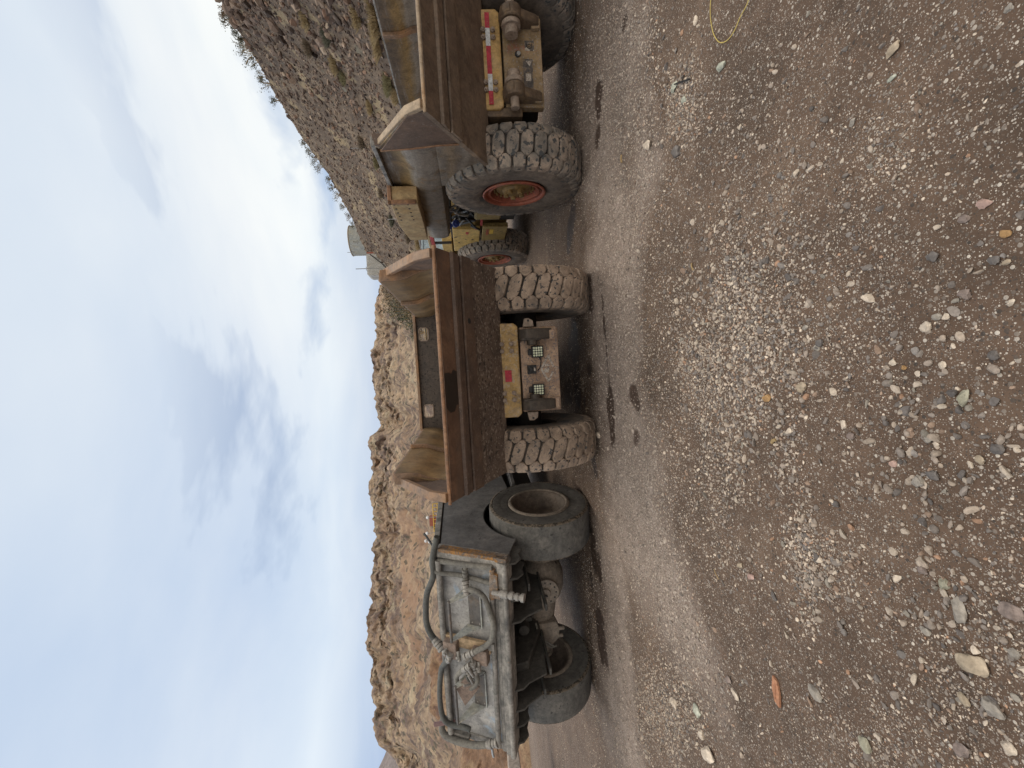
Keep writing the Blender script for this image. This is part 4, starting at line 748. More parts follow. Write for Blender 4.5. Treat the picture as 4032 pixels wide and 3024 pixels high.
    if right:
        fb('cooler', M['black'], [(-.98, -.8, -1.55, -1.15, 1.30, 1.68)])
        for k in range(4): fb('cooler_fin', M['silver'], [(-1.0, -.8, -1.55+k*.1, -1.51+k*.1, 1.32, 1.68)])
        for yy, zz_ in ((.10, 1.80), (-.02, 1.66)):
            q = MB(); c = fp(-1.0, yy); q.cyl((c[0]-.04, c[1], zz_), (.25, 1, .12), .062, .30, 18); f_ = q.build('filter', M['black'], T, .004); q = MB(); q.cyl((c[0]-.08, c[1]-.165, zz_-.02), (.25, 1, .12), .066, .05, 18); q.cyl((c[0]-.088, c[1]-.195, zz_-.024), (.25, 1, .12), .022, .03, 10); q.build('filter_cap', M['blue_cap'], f_, .006)
        r2 = random.Random(3)
        for k in range(11):
            y0_ = r2.uniform(-1.0, -.1); z0 = r2.uniform(1.38, 1.78); pts_ = []
            for j in range(5):
                c = fp(-1.0+r2.uniform(-.05, .12), y0_+j*.11+r2.uniform(-.05, .05)); pts_.append((c[0], c[1], z0+math.sin(j*1.3+k)*.13+r2.uniform(-.04, .04)))
            q = MB(); q.tube(catmull(pts_, 5), r2.uniform(.014, .026), 8); q.build('hydraulic_hose' if k % 3 else 'hydraulic_pipe', M['black' if k % 3 else 'silver'], T)
        fb('valve_bank', M['black'], [(-.95, -.75, -.95, .1, 1.30, 1.62)])
        q = MB(); c = fp(-1.05, -.3); q.tube(catmull([fp(-1.0, -.25)+(1.45,), fp(-1.12, -.05)+(1.28,), fp(-1.12, .08)+(1.2,), fp(-1.03, .12)+(1.36,)], 6), .02, 8); q.build('hydraulic_hose', M['black'], T)
        fl_ = MB(); c = fp(-1.06, -1.35); fl_.ext([(c[1]-.1, 1.36), (c[1]+.1, 1.40), (c[1]+.06, 1.2), (c[1]-.05, 1.12)], 'x', c[0], c[0]+.006); fl_.build('rubber_flap', M['hose_dust'], T); fl_ = MB(); c = fp(-1.08, -.95); fl_.ext([(c[1]-.16, .82), (c[1]+.1, .86), (c[1]+.05, .70), (c[1]-.08, .68)], 'x', c[0], c[0]+.006); fl_.build('rubber_flap', M['hose_dust'], T)
    return T
mid = haul_truck(.189, 5.653, .049, False, 'rusty brown haul truck in the middle, with square LED work lamps under its dump bed')
rgt = haul_truck(3.672, 5.535, .062, True, 'haul truck at the right with red and white reflective tape and a red wheel rim')
# dark oily wash-down stain on the tail of the middle truck
q = MB(); pl_ = [(.035, .33), (.035, .02), (.08, -.03), (.14, -.025), (.17, .03), (.195, .03), (.195, .34), (.15, .36), (.12, .32), (.09, .335)]
pl_ = [(tq, xx-.30) for tq, xx in pl_]; q.add([(x, *tp(tq, .0025)) for tq, x in pl_], [tuple(range(len(pl_)))])
q.build('oil_stain', plain('oil', (.035, .024, .018), .35), [c for c in mid.children if c.name.startswith('tail_plate')][0])
# ------------------------------------------------------------------ dark grey utility vehicle on the left
V = tag(empty('utility_vehicle', (-3.19, 6.331, -.02), -.177), 'dark grey low utility vehicle with bald tyres and hoses across its sloping tailgate', 'mine vehicle')
SY, SZ = .4256, .905
def pn(a, b, o=0.0): return (a, -1.079+b*SY-o*SZ, 1.318+b*SZ+o*SY)       # across, up the tailgate, proud of it
def pbox(mb, a0, a1, b0, b1, o0, o1, mi=0):
    P = [pn(a, b, o) for a in (a0, a1) for b in (b0, b1) for o in (o0, o1)]
    mb.add(P, [(0, 1, 3, 2), (4, 6, 7, 5), (0, 4, 5, 1), (2, 3, 7, 6), (0, 2, 6, 4), (1, 5, 7, 3)], mi)
q = MB(); pbox(q, -1.24, 1.34, .10, .86, -.06, -.015); TG = q.build('tailgate', M['grey_panel'], V, .004)
q = MB(); pbox(q, -1.30, 1.35, -.05, .005, -.10, .06); pbox(q, -1.30, 1.35, .012, .075, -.10, .075); pbox(q, -1.30, 1.35, .083, .135, -.10, .05); q.tube([pn(-1.31, -.02, .07), pn(1.36, -.02, .07)], .036, 10); BB = q.build('bottom_beam', M['grey_beam'], V, .008)
q = MB(); pbox(q, 1.285, 1.40, -.04, .88, -.08, .055); CP = q.build('corner_post', M['grey_beam'], V, .012); q = MB(); pbox(q, 1.362, 1.406, -.03, .84, -.05, .058); pbox(q, 1.352, 1.406, -.043, .10, .0, .066); q.build('rusted_edge', M['rust_orange'], CP, .006)
q = MB(); pbox(q, -1.33, -1.24, .10, .86, -.08, .0); pbox(q, -1.30, -1.24, .60, .86, .0, .06); q.build('corner_post', M['grey_beam'], V, .010)
q = MB(); q.tube([pn(-1.22, .845, .08), pn(1.27, .835, .08)], .038, 14); q.build('top_pipe', M['grey_beam'], V)
q = MB(); q.tube([pn(-1.22, .175, .07), pn(.2, .165, .07), pn(.9, .15, .07)], .034, 12); q.build('lower_pipe', M['grey_beam'], V); q = MB(); q.tube([pn(.88, .152, .07), pn(1.27, .13, .07)], .036, 12); q.build('rusty_pipe', M['rust_orange'], V)
q = MB(); q.tube(catmull([pn(1.25, .84, .06), pn(1.26, .6, .07), pn(1.27, .35, .07), pn(1.28, .13, .07)], 4), .034, 12); q.build('side_pipe', M['hose_dust'], V)
q = MB(); q.tube([pn(1.27, .47, .07), pn(1.15, .475, .08), pn(1.08, .48, .09)], .03, 10)
for a in (1.10, 1.16, 1.2): q.cyl(pn(a, .476, .085), (1, -.18, 0), .038, .03, 12)
q.build('pipe_stub', M['hose_dust'], V)
q = MB(); pbox(q, -1.24, 1.30, .86, .90, -.10, .02); q.build('top_cap', M['grey_beam'], V, .008)
# lamp guards
for a0 in (.40, -.745):
    a1 = a0+.50
    for a in (a0, a1):
        q = MB(); q.add([pn(a-.008, .53, 0), pn(a-.008, .34, 0), pn(a-.008, .585, .31), pn(a-.008, .625, .30), pn(a+.008, .53, 0), pn(a+.008, .34, 0), pn(a+.008, .585, .31), pn(a+.008, .625, .30)], [(0, 1, 2, 3), (7, 6, 5, 4), (0, 4, 5, 1), (1, 5, 6, 2), (2, 6, 7, 3), (3, 7, 4, 0)])
        G = q.build('lamp_guard', M['tray'], V, .003)
    q = MB(); q.tube([pn(a0-.02, .602, .305), pn(a1+.02, .602, .305)], .017, 8); q.build('guard_bar', M['tray_dark'], G)
    q = MB(); pbox(q, a0+.01, a1-.01, .335, .50, -.005, .012); G2 = q.build('lamp_plate', M['tray_dark'], G, .003); q = MB(); pbox(q, a0, a1, .325, .337, 0, .03); q.build('plate_edge', M['tray'], G, .002)
    q = MB()
    for da in (.05, .45):
        for b in (.36, .46): q.cyl(pn(a0+da, b, .014), (0, SZ, -SY), .009, .008, 8)
    q.build('plate_screw', M['fitting'], G)
q = MB(); q.add([pn(-.30, .62, .25), pn(-.16, .50, .20), pn(-.30, .34, .16), pn(-.50, .50, .27), pn(-.30, .62, .262), pn(-.16, .50, .212), pn(-.30, .34, .172), pn(-.50, .50, .282)], [(0, 1, 2, 3), (7, 6, 5, 4), (0, 4, 5, 1), (1, 5, 6, 2), (2, 6, 7, 3), (3, 7, 4, 0)]); q.build('bent_flap', M['manifold'], V, .003)
# manifold
q = MB(); pbox(q, .13, .27, .20, .80, .05, .10); MF = q.build('mount_bar', M['tan_bar'], V, .006); q = MB(); pbox(q, .02, .24, .62, .80, .08, .19); q.build('valve_block', M['manifold'], MF, .012); q = MB(); pbox(q, .02, .22, .22, .42, .07, .18); q.build('valve_block', M['manifold'], MF, .012)
q = MB()
for a, b, o, dx, dz in ((.14, .75, .2, -.2, .3), (.06, .70, .2, -.6, .3), (.10, .58, .2, -.5, -.1), (.10, .48, .2, .3, -.1), (.06, .40, .2, -.6, -.2), (.02, .32, .2, -.8, .0), (-.05, .47, .2, -.3, .1)):
    q.cyl(pn(a, b, o), (dx, -.5, dz), .023, .11, 12); q.cyl(pn(a, b, o+.02), (dx, -.5, dz), .031, .026, 6)
q.build('fitting', M['fitting'], MF, .003)
q = MB(); pbox(q, .20, .30, .14, .24, .03, .12); q.build('bracket', M['grey_beam'], V, .005); q = MB(); pbox(q, .22, .26, .66, .90, .03, .07); q.build('bracket', M['grey_beam'], V, .005)
def hose(name, pts, r, mat='hose', ends=2, extra=()):
    P = [pn(*p_) for p_ in pts]; C = catmull(P, 7); q = MB(); q.tube(C, r, 12); o = q.build(name, M[mat], V)
    def ferr(i0, i1, k):
        d = Vector(P[i1])-Vector(P[i0]); d.normalize(); e = MB()
        for j, rr in ((0, 1.35), (.045, 1.2), (.085, 1.38), (.125, 1.18)): e.cyl(Vector(P[i0])+d*j*k, d, r*rr, .034, 12)
        e.build('ferrule', M['fitting'], o, .002)
    if ends & 1: ferr(0, 1, 1)
    if ends & 2: ferr(-1, -2, 1)
hose('hose', [(1.56, .84, .05), (1.40, .885, .06), (1.26, .90, .09), (1.06, .90, .11), (.82, 1.0, .12), (.57, 1.04, .12), (.40, 1.045, .12), (.27, 1.01, .12), (.18, .92, .14), (.12, .83, .17)], .038, 'hose', 2)
hose('hose', [(1.36, .93, .0), (1.22, .94, .06), (1.15, .89, .10), (1.11, .80, .09), (1.09, .6, .04), (1.075, .40, .035), (1.06, .17, .05)], .030, 'hose_dust', 0)
hose('hose', [(1.06, .47, .11), (1.00, .455, .13), (.985, .32, .14), (.92, .22, .14), (.75, .165, .14), (.60, .125, .14), (.46, .13, .15), (.33, .20, .16), (.23, .33, .18), (.12, .49, .2)], .034, 'hose_dust', 3)
hose('hose', [(.10, .70, .2), (.02, .73, .18), (-.10, .81, .15), (-.22, .88, .13), (-.45, .92, .13), (-.70, .94, .13), (-.89, .93, .13), (-.99, .88, .14), (-1.03, .79, .13), (-1.02, .62, .12), (-1.03, .54, .12)], .034, 'hose', 1)
hose('hose', [(.05, .42, .24), (-.09, .56, .22), (-.21, .635, .20), (-.32, .62, .19), (-.345, .54, .19), (-.30, .43, .20), (-.19, .355, .20), (-.08, .37, .20), (.06, .38, .22)], .030, 'hose_dust', 3)
hose('hose', [(-1.08, .97, .0), (-1.14, .985, .05), (-1.22, .97, .09), (-1.28, .89, .1), (-1.30, .70, .1), (-1.27, .48, .1), (-1.21, .31, .09), (-1.16, .20, .08)], .042, 'hose_dust', 2)
hose('hose', [(-.10, .50, .2), (-.16, .46, .24), (-.23, .40, .2)], .012, 'hose', 0)
q = MB(); q.cyl(pn(-.14, .42, .24), (.9, -.1, .3), .018, .14, 10); q.cyl(pn(-.02, .40, .26), (.9, -.2, .35), .022, .16, 10); q.cyl(pn(-.22, .44, .24), (.2, -.3, .9), .014, .15, 8); q.build('valve_lever', M['fitting'], MF, .002)
q = MB()
for b0, r, l in ((.06, .030, .12), (-.02, .046, .085), (-.075, .036, .04), (-.115, .047, .045), (-.15, .036, .04), (-.185, .045, .03), (-.215, .036, .04), (-.25, .05, .035)): q.cyl(pn(1.0, b0, .12), (0, SY, SZ), r, l*1.1, 16)
q.build('coupler', M['fitting'], BB, .003)
q = MB(); pbox(q, .98, 1.22, .06, .14, .05, .11); pbox(q, .93, .97, .03, .12, .05, .13); q.tube([pn(1.02, .13, .12), pn(1.0, .10, .14), pn(1.0, .06, .14), pn(1.02, .05, .14)], .007, 6); q.build('bracket', M['rust_orange'], BB, .004)
# side plate, rail, deck
wy = .06
arch = [(wy-.80*math.cos(a), .71+.80*math.sin(a)) for a in np.linspace(math.radians(34), math.radians(150), 26)]
poly = [(-1.075, 1.30), (-.60, 1.125)] + arch[0:] + [(.95, 1.07), (1.5, 1.12), (2.6, 1.22), (2.6, 2.08), (-.70, 2.08), (-.90, 1.70)]
for s in (1, -1):
    q = MB(); q.ext(poly, 'x', s*1.345, s*1.315); SP = q.build('side_plate', M['char_plate'], V, .003)
    q = MB(); q.b2(*sorted((s*1.30, s*1.36)), -.70, 2.6, 2.10, 2.175); q.build('side_rail', M['grey_beam'], SP, .006); q = MB(); q.b2(*sorted((s*1.28, s*1.33)), -.68, 2.6, 2.078, 2.102); q.build('rail_gap', M['under_black'], SP)
    q = MB(); q.tube([(s*1.335, *p_) for p_ in arch], .012, 6); q.build('arch_edge', M['under_black'], SP)
    q = MB(); q.b2(*sorted((s*.85, s*1.315)), 1.0, 1.9, .95, 1.01); q.b2(*sorted((s*1.30, s*1.36)), 1.1, 1.9, .93, .99); q.build('side_step', M['char_plate'], SP, .006)
q = MB(); q.b2(-1.31, 1.31, -.65, 2.6, 2.0, 2.06); q.b2(-1.31, 1.31, 2.55, 2.6, 1.1, 2.05); q.build('deck', M['char_plate'], V)
q = MB(); q.b2(-1.0, 1.0, .3, 2.6, .55, 1.9); q.b2(-1.28, 1.28, 1.0, 2.6, 1.1, 1.98); q.b2(-.7, .7, 2.6, 6.0, .5, 1.5); q.b2(-1.28, 1.28, 3.2, 6.2, .7, 1.75); q.build('chassis', M['under_black'], V)
q = MB(); q.b2(-1.28, 1.28, -.98, .6, 1.26, 1.30); q.build('underside_plate', M['rib_dark'], V)
# ribs under the tail
for a, dep, fwd in ((1.30, .17, -.72), (1.10, .20, -.70), (.82, .26, -.2), (.52, .47, .10), (-.42, .50, .15), (-.72, .42, -.05), (-.95, .20, -.62), (-1.20, .18, -.66)):
    q = MB(); y0 = -1.10; d_ = min(dep, .22)
    pol = [(y0, 1.28), (y0+.02, 1.28-d_*.55), (y0+.10, 1.28-d_*.95), (y0+.2, 1.28-dep*.9), (fwd-.1, 1.28-dep-.03), (fwd, 1.28-dep+.04), (fwd+.05, 1.27)]
    q.ext(pol, 'x', a-.014, a+.014)
    if dep > .25: q.b2(a-.05, a+.05, y0+.22, fwd, 1.28-dep-.02, 1.28-dep+.01)
    q.build('rib', M['rib_dark'], V, .008)
q = MB()
for a in (.42, -.35): q.ext([(-.85, 1.27), (-.80, 1.05), (-.25, .80), (.3, .80), (.3, 1.27)], 'x', a-.06, a+.06)
q.build('chassis_beam', M['rib_dark'], V, .01)
# axle
q = MB(); q.tube([(-.95, wy, .70), (-.45, wy, .70), (-.20, wy, .72), (.1, wy, .72)], [.13, .15, .20, .24], 20); q.tube([(.55, wy, .72), (.78, wy, .70), (1.0, wy, .70)], [.22, .15, .14], 20)
q.lathe([(.02, .18), (.08, .29), (.2, .33), (.42, .33), (.56, .28), (.64, .2)], 28, (0, wy, .72)); AX = q.build('axle', M['axle'], V, 0, True, 45)
q = MB(); q.cyl((.30, wy-.34, .72), (0, 1, 0), .20, .05, 28); q.cyl((.30, wy-.375, .72), (0, 1, 0), .075, .05, 18); q.build('axle_cover', M['axle'], AX, .006)
q = MB()
for k in range(12):
    a = 2*math.pi*k/12; q.cyl((.30+.155*math.cos(a), wy-.367, .72+.155*math.sin(a)), (0, 1, 0), .011, .012, 8)
q.build('cover_bolt', M['black'], AX)
q = MB(); q.tube(catmull([(.36, wy-.4, .98), (.33, wy-.42, .80), (.28, wy-.41, .70), (.27, wy-.39, .76)], 5), .011, 6); q.build('breather_line', M['black'], AX)
q = MB(); q.ext([(-.62, .92), (-.30, .88), (-.27, .55), (-.40, .50), (-.55, .52), (-.66, .62)], 'y', wy-.24, wy-.10); q.cyl((-.40, wy-.22, .50), (0, 0, 1), .03, .14, 8); q.cyl((-.52, wy-.22, .52), (0, 0, 1), .03, .14, 8); q.build('brake_housing', M['axle'], AX, .02)
for pts_ in ([(-.2, wy-.3, .86), (-.45, wy-.33, .80), (-.62, wy-.3, .66), (-.66, wy-.25, .56)], [(-.62, wy-.3, .60), (-.5, wy-.33, .72), (-.36, wy-.28, .90)]): q = MB(); q.tube(catmull(pts_, 6), .013, 8); q.build('brake_hose', M['hose_dust'], AX)
q = MB(); q.b2(-.35, .5, -.28, -.22, .96, 1.0); q.b2(-.12, -.06, -.3, -.1, .92, 1.25); q.build('cross_bar', M['rib_dark'], V, .006)
for a, z, r in ((.10, 1.06, .05), (-.16, 1.05, .075)): q = MB(); q.cyl((a, -.34, z), (0, 1, 0), r, .16, 20); q.build('cylinder_end', M['rib_dark'], V, .008)
q = MB(); q.tube([(-.55+.075*math.cos(t_), -.5, 1.14+.075*math.sin(t_)) for t_ in np.linspace(0, 6.28, 20)], .022, 8); q.build('tow_ring', M['rib_dark'], V)
for s in (-1, 1): wheel(V, s*1.245, wy, .71, .715, .50, .40, 'bald', s)
q = MB(); q.b2(-1.09, -1.05, -.80, -.76, 2.05, 2.33); q.build('stake', plain('stake_red', (.26, .16, .155), .7), V, .004)
q = MB(); q.tube([(1.28, -.45, 2.20), (1.34, -.25, 2.31)], .014, 8); q.build('lever', M['black'], V)
q = MB(); q.tube([pn(-1.30, .30, .02), pn(-1.46, .30, .0), pn(-1.50, .29, 0)], .016, 10); q.build('pipe_end', M['silver'], V)

# ------------------------------------------------------------------ background things
def place(x, y, D): return at_depth(x, y, D)
# water tank on the ridge
tk = place(1418, 948, 66); wr, wh = 2.02, 1.75; T_ = tag(empty('water_tank', (tk[0], tk[1], tk[2]-.6)), 'round grey water tank on the ridge of the dark hill', 'water tank')
q = MB(); rings = []
for z in list(np.linspace(-1.5, wh, 24)): rings.append([((wr+.018*math.sin(z*22))*math.cos(a), (wr+.018*math.sin(z*22))*math.sin(a), z) for a in np.linspace(0, 2*math.pi, 48, endpoint=False)])
q.loft(rings); q.build('tank_wall', M['tank'], T_)
q = MB(); q.tube([(wr*1.01*math.cos(a), wr*1.01*math.sin(a), wh) for a in np.linspace(0, 2*math.pi, 49)], .05, 6); q.cyl((0, 0, wh+.02), (0, 0, 1), wr*1.01, .06, 48); q.build('roof', M['cream_box'], T_)
q = MB(); q.tube([(-wr*.93, -.9, wh-.5), (-wr*.93, -.9, wh+.45)], .035, 8); q.build('vent_pipe', M['grey_post'], T_)
q = MB(); q.tube([(-.7, -1.92, .5), (-.9, -1.90, .55), (-.88, -1.9, 1.1), (-.68, -1.95, 1.15)], .05, 6); q.build('hatch', M['shed_white'], T_)
# ribbed white shed
sh = place(1500, 1050, 62); S_ = tag(empty('metal_shed', (sh[0], sh[1], sh[2]-.4)), 'white weathered corrugated metal shed below the water tank', 'shed'); q = MB(); pr_ = []
for z in np.linspace(-1.2, 2.0, 46): pr_.append((1.45 - max(0, z-1.7)*.5, z))
q.loft([[(x*(1 if i < 1 else 1), yy, z) for x, z in pr_] + [(-x, yy, z) for x, z in pr_[::-1]] for i, yy in enumerate((-1.2, 1.2))]); q.build('wall', M['shed_white'], S_)
for k in range(9):
    q = MB(); q.b2(-1.4+k*.34, -1.4+k*.34+.09, -1.26, -1.2, -1.2, 1.85); q.build('wall_batten', M['shed_white'], S_, .02)
q = MB(); q.b2(1.42, 1.62, -1.25, 1.2, -1.2, 1.9); q.build('rusty_edge', M['rim_red'], S_); q = MB(); q.tube([(1.3, -1.3, 1.5), (0.2, -1.35, .2), (-.9, -1.3, -.8)], .06, 6); q.build('cross_brace', M['under_black'], S_)
q = MB(); q.tube([(2.0, -1, -.6), (1.5, -.9, 1.2), (1.3, -.6, 2.0)], .05, 6); q.build('stay_bar', M['grey_post'], S_)
def pole(x, y, D, h, label, r=.05, nm='pole'):
    p_ = place(x, y, D); q = MB(); q.tube([(p_[0], p_[1], p_[2]-1.0), (p_[0], p_[1], p_[2]+h)], r, 8); q.cyl((p_[0], p_[1], p_[2]+h*.3), (1, 0, 0), r*.7, .5, 8); tag(q.build(nm, M['grey_post']), label, 'pole')
pole(1460, 1057, 60, 1.9, 'thin antenna pole behind the corrugated metal shed')
pole(1432, 583, 40, 1.0, 'thin marker post on the rubble slope above the right truck bed', .03); pole(1590, 862, 38, 1.3, 'thin grey post on the slope above the cream side box', .03)
# pale blue container and grey crate behind the right truck
def crate(x, y, D, sx, sy, sz, mat, label, cat, nm, rz=.2):
    p_ = place(x, y, D); E = tag(empty(nm, (p_[0], p_[1], p_[2]-sz), rz), label, cat); q = MB(); q.b2(-sx/2, sx/2, -sy/2, sy/2, 0, sz-.05); q.build('body', mat, E, .02)
    q = MB()
    for k in range(int(sx/.3)): q.b2(-sx/2+.15+k*.3-.03, -sx/2+.15+k*.3+.03, -sy/2-.03, -sy/2, .1, sz-.12)
    q.build('corrugation', mat, E); q = MB(); q.b2(-sx/2-.05, sx/2+.05, -sy/2-.06, sy/2+.05, sz-.05, sz+.04); q.build('roof', mat, E, .01)
crate(1668, 958, 24, 1.9, 1.6, 2.6, M['roof_blue'], 'pale blue metal container behind the right truck', 'container', 'container')
crate(1650, 905, 34, 2.0, 1.6, 2.8, M['grey_post'], 'grey metal cabin on the foot of the dark hill', 'cabin', 'cabin')
# far plant on the left
def yellow_rail():
    p0 = place(1718, 2045, 58); E = tag(empty('yellow_walkway', (p0[0], p0[1], p0[2]-1.2)), 'yellow railed steel walkway in front of the far hillside', 'walkway'); q = MB()
    for z in (1.0, 1.55): q.tube([(-2.0, 0, z), (2.0, 0, z)], .06, 6)
    q.build('rail', M['rail_yellow'], E)
    for k in range(9): q = MB(); q.tube([(-2+k*.5, 0, 0), (-2+k*.5, 0, 1.55)], .05, 6); q.build('post', M['rail_yellow'], E)
    q = MB(); q.b2(-2.1, 2.1, -.1, 1.2, .0, .4); q.build('floor', M['rail_yellow'], E); q = MB(); q.b2(-.9, .3, .3, 1.0, .4, 2.1); q.build('rusty_box', M['rim_red'], E); q = MB(); q.b2(-2.0, -.9, .2, 1.2, .4, 1.6); q.build('dark_box', M['under_black'], E)
    q = MB(); q.b2(-2.2, 2.2, 0, 3, -6, 0); q.build('base', M['under_black'], E)
yellow_rail()
for (x, y), lb in zip(((1684, 2038), (1682, 2100), (1677, 2130), (1691, 2133)), ('white round lamp on a stem over the yellow walkway', 'white round lamp on a stem left of the rusty box', 'white round lamp, the upper of a close pair', 'white round lamp, the lower of a close pair')):
    p_ = place(x, y, 55); E = tag(empty('lamp_post', (p_[0], p_[1], p_[2])), lb, 'lamp post', 'white lamps near the far hillside'); q = MB(); b_ = ico(2)[0]
    q.lathe([(-.2, .0001), (-.14, .14), (0, .2), (.14, .14), (.2, .0001)], 12); q.build('lamp', M['lamp_white'], E); q = MB(); q.tube([(0, 0, -7), (0, 0, -.15)], .045, 6); q.build('post', M['grey_post'], E)
ob = gnd(2030, 3010); E = place(1972, 3015, 15); q = MB(); b_ = tag(empty('barrier', (E[0]-.95, E[1], E[2]-.36)), 'orange plastic barrier at the foot of the rusty berm', 'barrier'); q.ext([(-.22, 0), (.22, 0), (.14, .35), (.10, .62), (-.10, .62), (-.14, .35)], 'x', -.6, .5); q.build('barrier_body', M['orange'], b_, .03); q = MB(); q.b2(-.4, -.2, -.24, .24, .0, .1); q.build('foot', M['orange'], b_, .01)
E = place(2010, 3010, 14.5); q = MB(); q.ext([(-.7, 0), (.6, 0), (.5, .30), (-.6, .33)], 'x', -.5, .55); o = q.build('concrete_block', M['concrete'], None, .03); o.location = (E[0]-.5, E[1], E[2]-.25); tag(o, 'pale concrete block in front of the orange barrier', 'block')
for i, (x, y, s_) in enumerate(((2028, 2985, 24), (2035, 3006, 30), (2044, 2995, 26), (2040, 2970, 20), (2050, 3018, 24), (2026, 2962, 18))):
    rock(x, y, s_, s_, 'white', ['white boulder nearest the utility vehicle in the row of white boulders', 'largest white boulder of the row by the concrete block', 'white boulder in the middle of the row by the concrete block', 'small white boulder at the edge of the row', 'white boulder of the row cut by the picture border', 'smallest white boulder beside the rear rib of the utility vehicle'][i], 300+i)

# ------------------------------------------------------------------ plants
LEAF = {}
for nm, c0, c1 in (('green', (.045, .052, .028), (.09, .10, .055)), ('grey_green', (.095, .095, .065), (.17, .165, .115)), ('straw', (.30, .22, .11), (.48, .37, .21)), ('brown', (.14, .105, .07), (.25, .19, .13)), ('yellow_green', (.19, .17, .085), (.30, .26, .14))):
    m, t, p = new_mat('leaf_'+nm); t.links.new(ramp(tnoise(t, objvec(t), 5, 4, .7), [(.3, c0), (.7, c1)], t), p.inputs['Base Color']); p.inputs['Roughness'].default_value = .8; LEAF[nm] = m
def bush(loc, w_, h_, n, leaf, label, seed, cat='bush', style='leaf', group=None, lf=.06):
    r = np.random.default_rng(seed); E = tag(empty('bush' if style == 'leaf' else 'grass_tuft', loc), label, cat, group)
    if style == 'leaf':
        q = MB(); tips = []
        for k in range(9):
            a = r.uniform(0, 6.28); rr = r.uniform(.3, .95)*w_/2; top = np.array([math.cos(a)*rr, math.sin(a)*rr, h_*r.uniform(.55, 1.0)]); q.tube(catmull([(0, 0, -.3), tuple(top*np.array([.35, .35, .5])), tuple(top)], 3), [max(.006, w_*.012)]*7, 5); tips += [top, top*np.array([.7, .7, .8])]
        q.build('stem', M['twig'], E); cen = np.array(tips)[r.integers(0, len(tips), n)]; P = cen+r.normal(0, 1, (n, 3))*np.array([w_*.11, w_*.11, h_*.11]); P[:, 2] = np.maximum(P[:, 2], .02)
        d = r.normal(size=(n, 3)); d /= np.linalg.norm(d, axis=1)[:, None]; e = np.cross(d, r.normal(size=(n, 3))); e /= np.linalg.norm(e, axis=1)[:, None]; l_ = lf*r.uniform(.6, 1.4, (n, 1))
        Vv = np.stack([P-d*l_, P+e*l_*.45, P+d*l_, P-e*l_*.45], 1).reshape(-1, 3)
        o = arr_mesh('foliage', Vv, np.arange(n*4).reshape(n, 4), LEAF[leaf], 4, None, False)
    else:
        a = r.uniform(0, 6.28, n); b0 = np.stack([np.cos(a), np.sin(a), 0*a], 1)*(r.uniform(0, .35, n)**.7*w_)[:, None]; a2 = a+r.normal(0, .5, n); sp = r.uniform(.1, .75, n)
        tip = b0+np.stack([np.cos(a2)*sp*w_*.6, np.sin(a2)*sp*w_*.6, h_*(1-.45*sp)*r.uniform(.6, 1.05, n)], 1); sd2 = np.stack([-np.sin(a2), np.cos(a2), 0*a], 1)*lf*.5; mid_ = (b0+tip)/2+np.array([0, 0, h_*.08])
        Vv = np.stack([b0-sd2, b0+sd2, mid_+sd2*.8, tip, mid_-sd2*.8], 1).reshape(-1, 3); o = arr_mesh('blades', Vv, np.arange(n*5).reshape(n, 5), LEAF[leaf], 5, None, False)
    o.parent = E; return E
def fi(y): return y
# skyline shrubs along the ridge
SK = [(45, 1.0, .9, 'brown'), (78, 1.0, 1.0, 'grey_green'), (118, .8, .8, 'green'), (150, .7, .6, 'grey_green'), (186, 1.5, 1.2, 'grey_green'), (212, 1.6, 1.5, 'green'), (240, 1.1, 1.0, 'grey_green'), (300, 1.2, 1.2, 'grey_green'), (330, 1.3, 1.3, 'grey_green'), (395, .9, 1.2, 'green'), (560, .9, .9, 'grey_green'), (598, 1.2, 1.1, 'grey_green'), (625, 1.3, 1.4, 'green'), (655, 1.5, 1.4, 'grey_green'), (700, 1.1, 1.0, 'grey_green'), (735, 1.3, 1.3, 'green'), (770, 1.5, 1.3, 'grey_green'), (810, 1.3, 1.2, 'grey_green'), (850, 1.2, 1.1, 'brown'), (880, 1.0, .9, 'grey_green')]
for i, (y, w_, h_, c) in enumerate(SK):
    P_ = on_hill(y, .995); bush((P_[0], P_[1], P_[2]-.1), w_*.95, h_*.72, 260, c, 'wispy desert shrub standing on the ridge line of the dark hill against the sky', 500+i, 'bush', 'leaf', 'shrubs along the ridge line', .055)
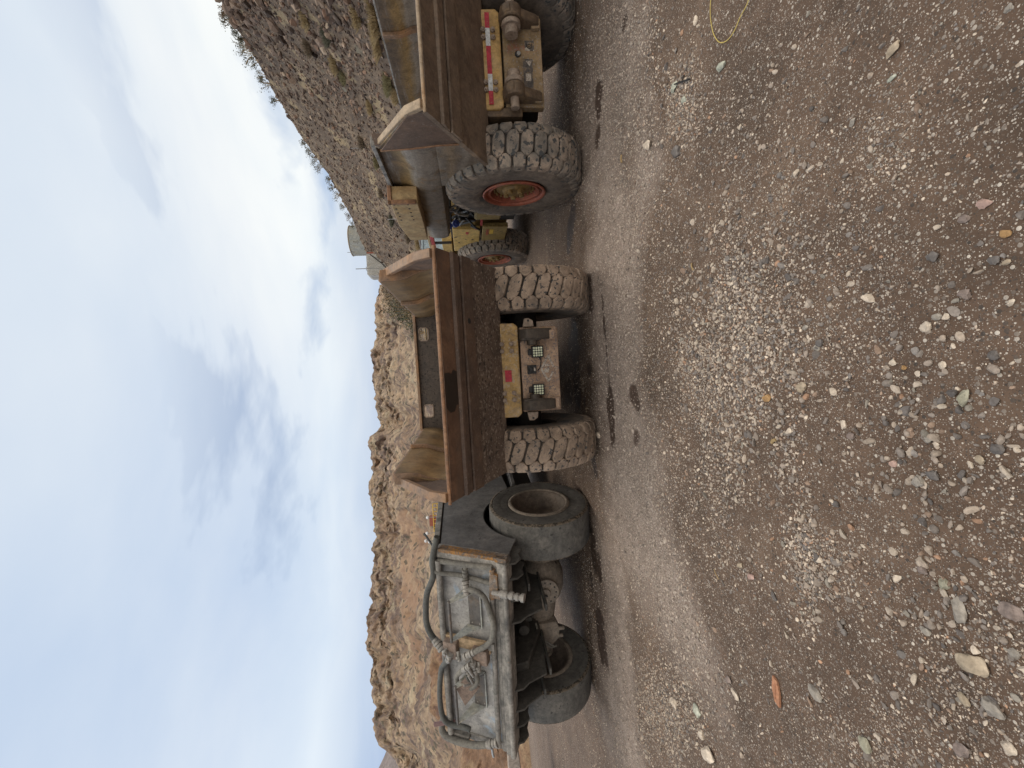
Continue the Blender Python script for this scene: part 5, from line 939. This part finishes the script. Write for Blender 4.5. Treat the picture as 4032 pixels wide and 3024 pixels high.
TF = [(55, .30, 1.9, .7, 'straw'), (95, .27, 1.4, .6, 'straw'), (40, .36, 1.3, .6, 'straw'), (150, .31, 1.6, .7, 'straw'), (320, .28, .9, .8, 'yellow_green'), (372, .27, .8, .7, 'straw'), (345, .30, .7, .6, 'yellow_green'), (520, .27, .9, .6, 'straw'), (610, .24, .9, .6, 'straw'), (680, .20, 1.0, .7, 'straw'), (700, .26, .8, .5, 'straw'), (800, .30, 1.2, .6, 'straw'), (830, .27, 1.4, .6, 'straw'), (960, .34, 1.2, .8, 'straw'), (985, .22, 1.3, .9, 'yellow_green'), (1005, .30, 1.1, .7, 'straw'), (905, .22, 1.0, .8, 'yellow_green'), (930, .40, 1.4, .8, 'brown'), (250, .52, 1.0, .7, 'straw'), (180, .60, 1.1, .7, 'brown'), (300, .5, .8, .7, 'yellow_green'), (420, .42, .8, .6, 'straw'), (560, .5, .9, .7, 'brown'), (120, .5, 1.2, .8, 'grey_green'), (60, .55, 1.1, .7, 'straw'), (640, .45, .9, .6, 'yellow_green'), (760, .5, .9, .7, 'brown'), (870, .5, 1.1, .7, 'grey_green'), (1030, .45, 1.5, 1.0, 'brown'), (1080, .3, 1.6, .9, 'straw')]
for i, (y, s, w_, h_, c) in enumerate(TF):
    P_ = on_hill(y, s); k_ = .8
    bush((P_[0], P_[1], P_[2]-.05), w_*k_, h_*k_, 420, c, {'straw': 'straw coloured dry grass tuft growing among the rubble of the dark hill', 'yellow_green': 'yellow green tuft growing among the rubble of the dark hill', 'brown': 'brown dry tuft growing among the rubble of the dark hill', 'grey_green': 'grey green tuft growing among the rubble of the dark hill'}[c], 600+i, 'grass tuft', 'grass', c.replace('_', ' ')+' tufts on the dark hill', .03)
for i, (x, y, D, w_, h_, c, lb) in enumerate(((1568, 1222, 40, 2.6, 2.6, 'green', 'dense dark green shrub above the middle truck bed'), (1612, 1262, 38, 1.7, 1.8, 'green', 'lower green shrub beside the dense dark green one'), (1540, 1165, 44, 1.5, 1.8, 'brown', 'bare twiggy shrub right of the dense dark green one'), (1525, 1125, 50, 1.6, 1.2, 'brown', 'low brown shrub behind the rear corner of the middle bed'), (1640, 1310, 44, 1.2, 1.3, 'grey_green', 'small grey green shrub over the right window of the headboard'), (1590, 1196, 39, 1.8, 1.8, 'brown', 'dry brown shrub in front of the dense dark green one'))):
    P_ = place(x, y, D); bush((P_[0], P_[1], P_[2]-h_*.75), w_, h_*1.2, 1100 if i == 0 else 500, c, lb, 700+i, 'bush', 'leaf', None, .075)
print('objects', len(bpy.data.objects))
